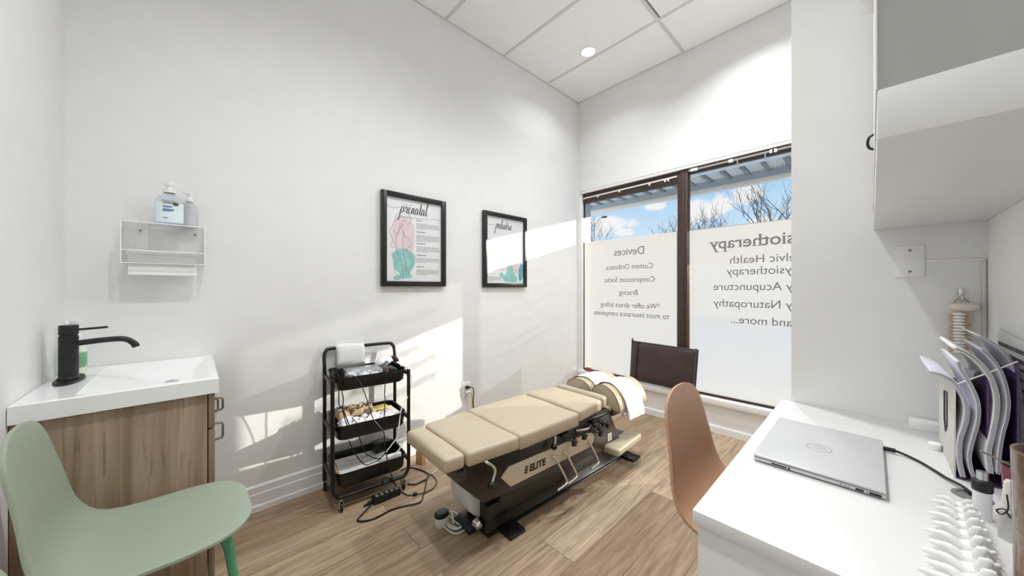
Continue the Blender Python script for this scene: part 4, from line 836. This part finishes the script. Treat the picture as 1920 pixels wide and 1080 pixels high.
# ================================================================== SHELL CHAIRS
def shell_profile():
    sz, dep, lean, bt, wf, wm, wb, wt = .499, .39, .059, .87, .37, .422, .407, .272
    pts = [(dep / 2, sz - .01), (dep / 2 - .03, sz), (0, sz), (-dep / 2 + .10, sz + .002), (-dep / 2 + .03, sz + .02), (-dep / 2 - .01, sz + .08), (-dep / 2 - .01 - lean * .4, sz + .20), (-dep / 2 - .01 - lean, bt)]
    P = smooth_pts([(a, 0, z) for a, z in pts], 12); d = [0]
    for a, b_ in zip(P, P[1:]): d.append(d[-1] + (b_ - a).length)
    Ln = d[-1]
    def at(s):
        for i in range(len(d) - 1):
            if s <= d[i + 1]: return P[i].lerp(P[i + 1], (s - d[i]) / max(1e-9, d[i + 1] - d[i]))
        return P[-1]
    us = [0, .22, .42, .55, .75, 1]; ws = [wf, wm, (wm + wb) / 2, wb, (wb + wt) / 2, wt]; rows = []
    S = [Ln * (.5 - .5 * math.cos(math.pi * i / 46)) for i in range(47)]
    for s in S:
        u = s / Ln
        for i in range(5):
            if us[i] <= u <= us[i + 1] + 1e-9: wd = ws[i] + (ws[i + 1] - ws[i]) * (u - us[i]) / (us[i + 1] - us[i]); break
        a = min(1, s / .13); wd *= max(0, 1 - (1 - a) ** 2.6) ** (1 / 2.6); a = min(1, (Ln - s) / .09); wd *= max(0, 1 - (1 - a) ** 2.4) ** (1 / 2.4)
        p = at(s); q = at(min(Ln, s + .004)) - at(max(0, s - .004)); q.normalize(); nn = Vector((-q.z, 0, q.x))
        if nn.z < 0 and u < .4: nn = -nn
        if u >= .4 and nn.x < 0: nn = -nn
        mid = math.sin(math.pi * min(1, max(0, (u - .02) / .9)))
        row = []
        for k in range(17):
            t = -1 + 2 * k / 16; row.append(p + Vector((0, t * max(wd, .003) / 2, 0)) - nn * .012 * mid * (1 - t * t))
        rows.append(row)
    return rows
SHELL = shell_profile()
def shell_chair(label, loc, rz, m_sh, m_leg, group=None):
    t = thing('shell_chair', label, 'chair', loc, rz, group)
    m = MB(); m.grid(SHELL); o = m.build('shell', m_sh, t, local=True, smooth=80, thick=.009); o.modifiers['thickness'].offset = -1
    sb = o.modifiers.new('bevel', 'BEVEL'); sb.width = .003; sb.segments = 2; sb.limit_method = 'ANGLE'; sb.angle_limit = R(60)
    m = MB(); m.box(-.13, .12, -.012, .012, .458, .474, bev=.003); m.box(-.13, -.10, -.13, .13, .455, .472, bev=.003); m.box(.09, .12, -.13, .13, .455, .472, bev=.003); m.build('seat_bracket', M_MATBLK, t, local=True)
    for x, y in ((.118, .125), (.118, -.125), (-.118, .125), (-.118, -.125)):
        MB().tube([(x, y, .468), (x * 1.1, y * 1.06, .43), (x * 1.55, y * 1.42, .0)], [.0125, .0125, .0095], 12).build('leg', m_leg, t, local=True)
    return t
M_GRN = mat('sage_green_plastic', (154, 166, 148), .5, bump=.06, bscale=500); M_GRNL = mat('green_painted_steel', (84, 150, 108), .35)
M_PCH = mat('peach_tan_plastic', (190, 149, 121), .45, bump=.06, bscale=500); M_PCHL = mat('tan_painted_steel', (190, 146, 116), .35)
shell_chair('sage green moulded chair in front of the wash basin cabinet', (-.056, 1.463, 0), .006, M_GRN, M_GRNL, 'sage green shell chairs')
shell_chair('second sage green chair, only its back edge showing in the bottom left corner', (.055, .70, 0), .0, M_GRN, M_GRNL, 'sage green shell chairs')
shell_chair('peach tan moulded chair pushed up to the white desk', (1.268, .205, 0), -1.588, M_PCH, M_PCHL)

# ================================================================== DESK
dk = thing('desk', 'white desk along the right wall with a laptop on it', 'desk', (1.25, 0, 0))
DZ = .76
MB().box(.745, 1.749, -.238, .252, DZ - .028, DZ, bev=.0015).build('desktop', M_WHITE, dk)
MB().box(.752, .772, -.238, .244, 0, DZ - .030, bev=.001).build('end_panel', M_WHITE, dk)
MB().box(1.725, 1.745, -.238, .244, 0, DZ - .030, bev=.001).build('end_panel', M_WHITE, dk)
MB().box(.774, 1.723, -.234, -.218, .30, DZ - .030).build('back_panel', M_WHITE, dk)
MB().lathe([(.0, .0006), (.021, .0006), (.021, .002), (.028, .002), (.029, .0)], (1.235, -.150, DZ), 28).build('cable_grommet', mat('grey_grommet', (128, 128, 126), .5), dk)
lp = thing('laptop', 'closed silver laptop on the white desk', 'laptop', (1.255, .095, DZ))
LX0, LX1, LY0, LY1 = 1.072, 1.437, -.022, .213
M_SIL = mat('silver_aluminium', (206, 207, 208), .35, .2); M_SIL2 = mat('silver_base', (206, 207, 208), .35, .4)
MB().box(LX0 + .002, LX1, LY0, LY1, DZ + .0025, DZ + .0125, bev=.003, seg=3).build('base', M_SIL2, lp)
ld = MB().box(LX0, LX1, LY0, LY1, DZ + .0140, DZ + .0195, bev=.0022, seg=3).build('lid', M_SIL, lp)
MB().box(LX0 + .004, LX1 - .004, LY0 + .004, LY1 - .004, DZ + .0115, DZ + .0145).build('screen_seam', M_MATBLK, lp, smooth=0)
m = MB()
for x in (LX0 + .03, LX1 - .03):
    for y in (LY0 + .03, LY1 - .03): m.lathe([(0, 0), (.008, 0), (.007, .0028), (0, .0028)], (x, y, DZ), 12)
m.build('rubber_feet', M_MATBLK, lp)
cx, cyy, zl = 1.238, .098, DZ + .0196   # oval emblem on the lid
m = MB(); m.lathe([(.024, 0), (.0255, .0004), (.027, 0)], (cx, cyy, zl), 40, sx=1.0, sy=1.0)
for a, b_ in (((-.010, -.012), (.014, .006)), ((-.014, -.002), (.008, .014)), ((-.004, -.016), (.016, -.002))): m.tube([(cx + a[0], cyy + a[1], zl + .0002), (cx + b_[0], cyy + b_[1], zl + .0002)], .0012, 4)
m.build('emblem', mat('polished_emblem', (232, 230, 226), .12, .9), ld)
m = MB(); yy = LY1
for y0, w_, h_ in ((.160, .030, .0032), (.140, .004, .004), (.018, .013, .0045), (-.006, .018, .005)): m.box(LX0 + .0008, LX0 + .004, y0 - w_ / 2, y0 + w_ / 2, DZ + .0072 - h_ / 2, DZ + .0072 + h_ / 2, bev=.0006)
m.build('ports', M_MATBLK, lp)
m = MB()
for y in (.035, .041, .048, .006): m.box(LX0 + .0012, LX0 + .003, y - .0015, y + .0015, DZ + .006, DZ + .0085)
m.build('port_icons', M_GREY, lp, smooth=0)
cb_ = thing('laptop_cable', 'black power cable from the laptop running back to the hole in the desk', 'cable', (1.36, -.06, DZ))
MB().tube([(1.398, -.0225, .769), (1.398, -.045, .769)], .0058, 10).build('plug', M_MATBLK, cb_)
MB().tube(smooth_pts([(1.398, -.044, .769), (1.394, -.062, .766), (1.372, -.086, .7635), (1.335, -.106, .7635), (1.30, -.120, .765), (1.262, -.136, .770), (1.242, -.146, .768), (1.238, -.150, .758)], 6), .0032, 8).build('cord', M_MATBLK, cb_)

# ------------------------------------------------------------------ magazine rack with booklets
rk = thing('magazine_rack', 'clear purple-tinted magazine rack with a white side panel on the desk', 'magazine rack', (1.46, -.18, DZ))
M_PURP = clear_mat('purple_acrylic', (150, 118, 172), .38, 1.0)
M_CARDP = mat('pale_grey_card', (214, 211, 204), .55)
RX0, RX1 = 1.327, 1.60
side = [(RX0, DZ), (RX0, .984), (RX1, .957), (RX1, DZ)]
hole = [(1.475, .938), (1.475, .862), (1.452, .835), (1.425, .856), (1.425, .944)]
m = MB(); m.prism(side, 'y', -.1385, -.1355, bev=.0008); m.build('side_panel', M_CARDP, rk)
MB().prism(hole, 'y', -.1356, -.1350).build('slot_clip', M_CHROME, rk, smooth=0)
MB().tube([(x, -.1350, z) for x, z in hole + hole[:1]], .0018, 6).build('slot_edge', M_MATBLK, rk)
for y, z0, z1 in ((-.183, 1.02, .985), (-.222, 1.053, 1.01)):
    MB().prism([(RX0, DZ + .002), (RX0, z0), (RX1, z1), (RX1, DZ + .002)], 'y', y - .0012, y + .0012).build('divider', M_PURP, rk, smooth=0)
    MB().tube([(RX0, y, DZ + .002), (RX0, y, z0), (RX1, y, z1)], .0020, 5).build('divider_edge', mat('purple_acrylic_edge', (86, 58, 108), .25), rk)
MB().box(RX0, RX1, -.224, -.1385, DZ, DZ + .003).build('bottom_plate', M_PURP, rk, smooth=0)
MB().box(RX1 - .003, RX1, -.224, -.1385, DZ + .003, .955).build('end_plate', M_PURP, rk, smooth=0)
MB().tube([(RX0, -.138, .984), (RX0, -.183, 1.02), (RX0, -.222, 1.053)], .0014, 5).build('front_edge', M_EDGE, rk)
def booklet(label, path, th, m_=M_PAPER, x0=1.322, x1=1.588, edges=3):
    P = smooth_pts([(x0, y, z) for y, z in path], 5); rows = [[(p.x + (x1 - x0) * k / 3, p.y, p.z) for k in range(4)] for p in P]
    m = MB(); m.grid(rows); o = m.build('booklet', m_, smooth=70, thick=th); tag(o, label, 'booklet', 'booklets in the magazine rack')
    m = MB()
    for k in range(edges):   # page-edge lines on the face towards the room
        a = (k + .5) / edges - .5
        m.tube([(p.x - .0003, p.y + a * th * .8, p.z) for p in P], .0006, 4)
    m.build('page_edges', mat('page_edge_grey', (150, 150, 158), .6), o, smooth=0)
LAV = mat('lavender_white_paper', (226, 225, 234), .6)
booklet('sagging booklet whose top flops over the left side of the rack', [(-0.148,0.768),(-0.143,0.81),(-0.144,0.855),(-0.152,0.901),(-0.153,0.939),(-0.144,0.971),(-0.131,0.994),(-0.114,1.005),(-0.099,1.008)], .0085, LAV)
booklet('blue-tinted booklet just right of the one that flops over', [(-0.163,0.774),(-0.157,0.815),(-0.162,0.861),(-0.169,0.906),(-0.169,0.949),(-0.16,0.985),(-0.15,1.01),(-0.144,1.025),(-0.141,1.04)], .0065, LAV)
booklet('wide white booklet curling left at the top of the middle slot', [(-0.186,0.792),(-0.183,0.837),(-0.188,0.881),(-0.193,0.925),(-0.194,0.968),(-0.186,1.011),(-0.172,1.04),(-0.155,1.06),(-0.136,1.072)], .0085)
booklet('slim booklet with a photo cover, rightmost in the middle slot', [(-0.196,0.794),(-0.198,0.842),(-0.202,0.886),(-0.208,0.929),(-0.209,0.971),(-0.202,1.018),(-0.19,1.05),(-0.175,1.073)], .0055, LAV)
booklet('newsletter standing behind the rack with its top edge curling over', [(-0.228,0.834),(-0.23,0.906),(-0.228,0.977),(-0.222,1.029),(-0.209,1.067),(-0.192,1.089),(-0.175,1.102)], .004, LAV, 1.345, 1.60)
ns = thing('printed_sheet', 'white sheet of printed text standing at the far right behind the rack', 'paper', (1.46, -.234, DZ))
MB().prism([(1.335, DZ), (1.335, 1.092), (1.597, 1.104), (1.597, DZ)], 'y', -.2365, -.2350).build('sheet', M_PAPER, ns, smooth=0)
m = MB(); rnd = random.Random(3)
for r_ in range(14):
    x = 1.350; z = 1.072 - r_ * .022
    while x < 1.575:
        w_ = rnd.uniform(.006, .016); m.box(x, x + w_, -.2350, -.2345, z - (.010 if r_ < 2 else .004), z); x += w_ + .005
m.build('print', M_INK, ns, smooth=0)
tag(MB().box(1.69, 1.742, -.150, -.085, DZ, DZ + .026, bev=.001).build('card_box', mat('white_card', (244, 244, 243), .6)), 'small white card box on the desk at the foot of the partition', 'box')
kn = tag(MB().lathe([(0, 0), (.012, 0), (.013, .002), (.013, .016), (.010, .019), (0, .019)], (1.52, -.122, DZ), 20).build('white_disc', M_PLAST), 'small white round disc lying beside the magazine rack', 'disc')

# ------------------------------------------------------------------ containers in the right corner of the desk
jr = thing('acrylic_holder', 'tall brown-tinted clear acrylic holder at the right edge of the desk', 'holder', (.865, -.1885, DZ))
M_BRN = clear_mat('brown_tinted_acrylic', (236, 227, 218), .06, 1.0, .03)
m = MB()
m.lathe([(.0, .001), (.044, .001), (.047, .005), (.050, .222), (.0475, .222), (.045, .006), (0, .004)], (.865, -.1885, DZ), 36); m.build('cup', M_BRN, jr, smooth=40)
MB().tube([(.865 + .0488 * math.cos(2 * math.pi * k / 36), -.1885 + .0488 * math.sin(2 * math.pi * k / 36), DZ + .222) for k in range(36)], .0016, 6, close=True).build('rim', mat('brown_acrylic_edge', (116, 92, 74), .2), jr)
MB().tube([(.865 + .047 * math.cos(2 * math.pi * k / 36), -.1885 + .047 * math.sin(2 * math.pi * k / 36), DZ + .11) for k in range(36)], .0012, 6, close=True).box(.864, .866, -.23, -.142, DZ + .006, DZ + .2).build('inner_wall', M_BRN, jr, smooth=0)
for k, (x, y, a, lb, cc) in enumerate(((.85, -.205, .05, 'dark maroon pen standing in the brown acrylic holder', (96, 44, 58)), (.885, -.20, -.04, 'pale grey pen standing in the brown acrylic holder', (206, 202, 196)), (.845, -.165, .02, 'white marker standing in the brown acrylic holder', (236, 234, 230)))):
    tag(MB().tube([(x, y, DZ + .006), (x + a * .15, y + .003, DZ + .16), (x + a * .17, y + .003, DZ + .175)], [.006, .006, .003], 12).build('pen', mat('pen_%d' % k, cc, .35)), lb, 'pen', 'pens in the acrylic holder')
pc = thing('red_cup', 'red translucent cup behind the brown acrylic holder', 'cup', (1.17, -.206, DZ))
MB().lathe([(0, 0), (.026, 0), (.030, .105), (.028, .105), (.024, .003), (0, .003)], (1.17, -.206, DZ), 28).build('cup', clear_mat('red_tint_acrylic', (190, 110, 118), .4, 1.0), pc)
MB().tube([(1.17 + .029 * math.cos(2 * math.pi * k / 28), -.206 + .029 * math.sin(2 * math.pi * k / 28), DZ + .105) for k in range(28)], .0015, 6, close=True).build('rim', mat('dark_red_edge', (92, 44, 52), .3), pc)
tag(MB().tube([(1.175, -.215, DZ + .005), (1.158, -.185, DZ + .11), (1.150, -.150, DZ + .128)], .0022, 8).build('metal_stick', mat('grey_metal_stick', (150, 146, 138), .35, .6)), 'thin grey metal stick poking out of the red cup', 'stick')
sbt = thing('spray_bottle', 'small white bottle with a silver cap and black collar behind the spine model', 'bottle', (1.135, -.150, DZ))
MB().lathe([(0, 0), (.0115, 0), (.012, .002), (.012, .060), (.010, .066), (0, .066)], (1.135, -.150, DZ), 24).build('body', mat('white_bottle', (232, 232, 236), .25), sbt)
MB().lathe([(.0125, .054), (.0135, .056), (.0135, .074), (.010, .076), (0, .076)], (1.135, -.150, DZ), 24).build('collar', M_MATBLK, sbt)
MB().lathe([(.0075, .076), (.0075, .092), (0, .093)], (1.135, -.150, DZ), 20).build('cap', mat('satin_silver', (200, 202, 206), .25, .9), sbt)
rb = thing('ribbed_bottle', 'white bottle with a ribbed cap and black wire beside the brown acrylic holder', 'bottle', (1.075, -.172, DZ))
MB().lathe([(0, 0), (.013, 0), (.0135, .002), (.0135, .052), (.010, .056), (0, .056)], (1.075, -.172, DZ), 24).build('body', mat('grey_white_bottle', (206, 204, 200), .3), rb)
MB().lathe([(.011, .056)] + [(.0112 - .0003 * k - (.0012 if k % 2 else 0), .058 + .0036 * k) for k in range(13)] + [(.005, .107), (0, .108)], (1.075, -.172, DZ), 24).build('cap', mat('ivory_cap', (226, 224, 218), .35), rb)
MB().tube(smooth_pts([(1.060, -.166, DZ + .085), (1.058, -.167, DZ + .06), (1.057, -.160, DZ + .048), (1.058, -.155, DZ + .053), (1.058, -.163, DZ + .058), (1.06, -.17, DZ + .045), (1.0605, -.176, DZ + .043)], 4), .0012, 6).build('wire', M_MATBLK, rb)
# spine model lying on the desk
sp = thing('spine_model', 'white plastic spine model with pointed processes lying on the desk', 'spine model', (.93, -.115, DZ))
M_BONE = mat('white_bone_plastic', (240, 240, 238), .4)
NV = 11
for i in range(NV):
    u = i / (NV - 1); c = Vector((1.085 - .33 * u, -.122 + .018 * u, DZ + .025 + .004 * math.sin(u * 6))); s = .8 + .45 * u; m = MB()
    m.ell(c, (.013 * s, .022 * s, .017 * s), 8)
    ln = .048 * s * (1 if i % 2 else .86)
    for dx, dz, l in ((.004, .004, 1), (-.010, .012, .8), (.012, -.008, .9)):
        tip = c + Vector((.014 + dx, ln * l, max(dz, -.012))); side = Vector((.0065 * s, 0, 0)); basep = c + Vector((dx * .4, .012 * s, dz * .5))
        m.tube(smooth_pts([basep, basep.lerp(tip, .55) + Vector((0, 0, .005)), tip], 4), [.0062 * s] * 4 + [.0055 * s, .005 * s, .0042 * s, .003 * s, .0012 * s], 8)
    m.tube([c + Vector((0, 0, .008)), c + Vector((-.012, -.004, .030 * s)), c + Vector((-.022, -.008, .038 * s))], [.007 * s, .0055 * s, .002], 8)
    m.tube([c, c + Vector((0, -.021 * s, .012))], [.007 * s, .003], 8)
    m.build('vertebra', M_BONE, sp, smooth=60)
m = MB(); m.tube([(1.10, -.130, DZ + .022), (.92, -.120, DZ + .025), (.74, -.108, DZ + .024)], .011, 10); m.build('core', M_BONE, sp)

# ------------------------------------------------------------------ things on the partition
wp = thing('blank_wall_plate', 'square white blank wall plate with two screws on the partition', 'wall plate', (1.75, -.088, 1.30))
MB().box(1.7435, 1.75, -.120, -.056, 1.252, 1.357, bev=.0025).build('plate', M_PLAST, wp)
for z in (1.270, 1.341): MB().lathe([(0, .002), (.0035, .002), (.0042, 0)], (0, 0, 0), 14, M=Matrix.Translation((1.7435, -.088, z)) @ Matrix.Rotation(R(-90), 4, 'Y')).build('screw', M_GREY, wp)
cc_ = thing('cable_channel', 'thin white cable running from the wall plate into the corner and down', 'cable', (1.745, -.236, 1.0))
MB().box(1.744, 1.75, -.236, -.120, 1.300, 1.3055, bev=.0008).build('horizontal_run', M_PLAST, cc_)
MB().tube([(1.744, -.2345, 1.303), (1.744, -.2350, 1.1), (1.744, -.234, .78)], .0042, 8).build('vertical_run', mat('off_white_cord', (214, 212, 208), .4), cc_)
hs = thing('hanging_spine_model', 'small tan and white spine model hanging from a metal hook on the partition', 'spine model', (1.74, -.192, 1.16))
MB().box(1.744, 1.75, -.197, -.187, 1.190, 1.214, bev=.002).tube(smooth_pts([(1.744, -.192, 1.196), (1.736, -.192, 1.190), (1.733, -.192, 1.180), (1.737, -.192, 1.174)], 4), .0022, 8).build('hook', M_CHROME, hs)
MB().tube(smooth_pts([(1.735, -.176, 1.166), (1.735, -.182, 1.178), (1.734, -.192, 1.182), (1.735, -.200, 1.178), (1.735, -.207, 1.168)], 4), .0014, 6).build('ring', M_GREY, hs)
MB().ell((1.730, -.197, 1.157), (.018, .029, .0135), 12).build('skull_base', mat('ivory_plastic', (228, 220, 206), .4), hs)
M_TANV = mat('tan_disc_plastic', (212, 184, 140), .5)
for i in range(13):
    z = 1.134 - i * .0098; m = MB(); m.ell((1.724, -.186, z), (.008, .0125, .0046), 8); v = m.build('vertebra', M_BONE, hs)
    m = MB(); m.box(1.730, 1.742, -.210 + .002 * (i % 2), -.166, z - .0026, z + .0018, bev=.001); m.build('process', M_TANV, v)

# ================================================================== UPPER CABINET
uc = thing('upper_cabinet', 'white upper wall cabinet with a grey end panel above the desk', 'cabinet', (1.2, -.12, 1.419))
UX0, UX1, UY1 = .684, 1.749, -.004
MB().box(UX0, UX1, YD + .001, UY1 - .0016, 1.419, 1.487, bev=.0015).build('bottom_rail', M_WHITE, uc)
MB().box(UX0 + .006, UX1, YD + .001, UY1 - .0016, 1.487, 2.25).build('carcass', mat('grey_end_panel', (172, 172, 169), .25, .7), uc, smooth=0)
for x0, x1 in ((UX0, 1.214), (1.217, UX1)):
    dd = MB().box(x0, x1, UY1 - .0015, UY1, 1.488, 2.25).build('door', M_WHITE, uc)
    if x0 > 1.2:
        MB().tube(smooth_pts([(1.31, UY1 - .001, 1.582), (1.31, UY1 + .008, 1.588), (1.31, UY1 + .011, 1.602), (1.31, UY1 + .008, 1.616), (1.31, UY1 - .001, 1.622)], 4), .003, 8).build('pull_handle', M_MATBLK, dd)
        MB().prism([(UY1, 1.99), (UY1 + .026, 2.0), (UY1 + .026, 2.006), (UY1, 2.012)], 'x', 1.25, 1.40, bev=.001).build('finger_rail', M_EDGE, dd)
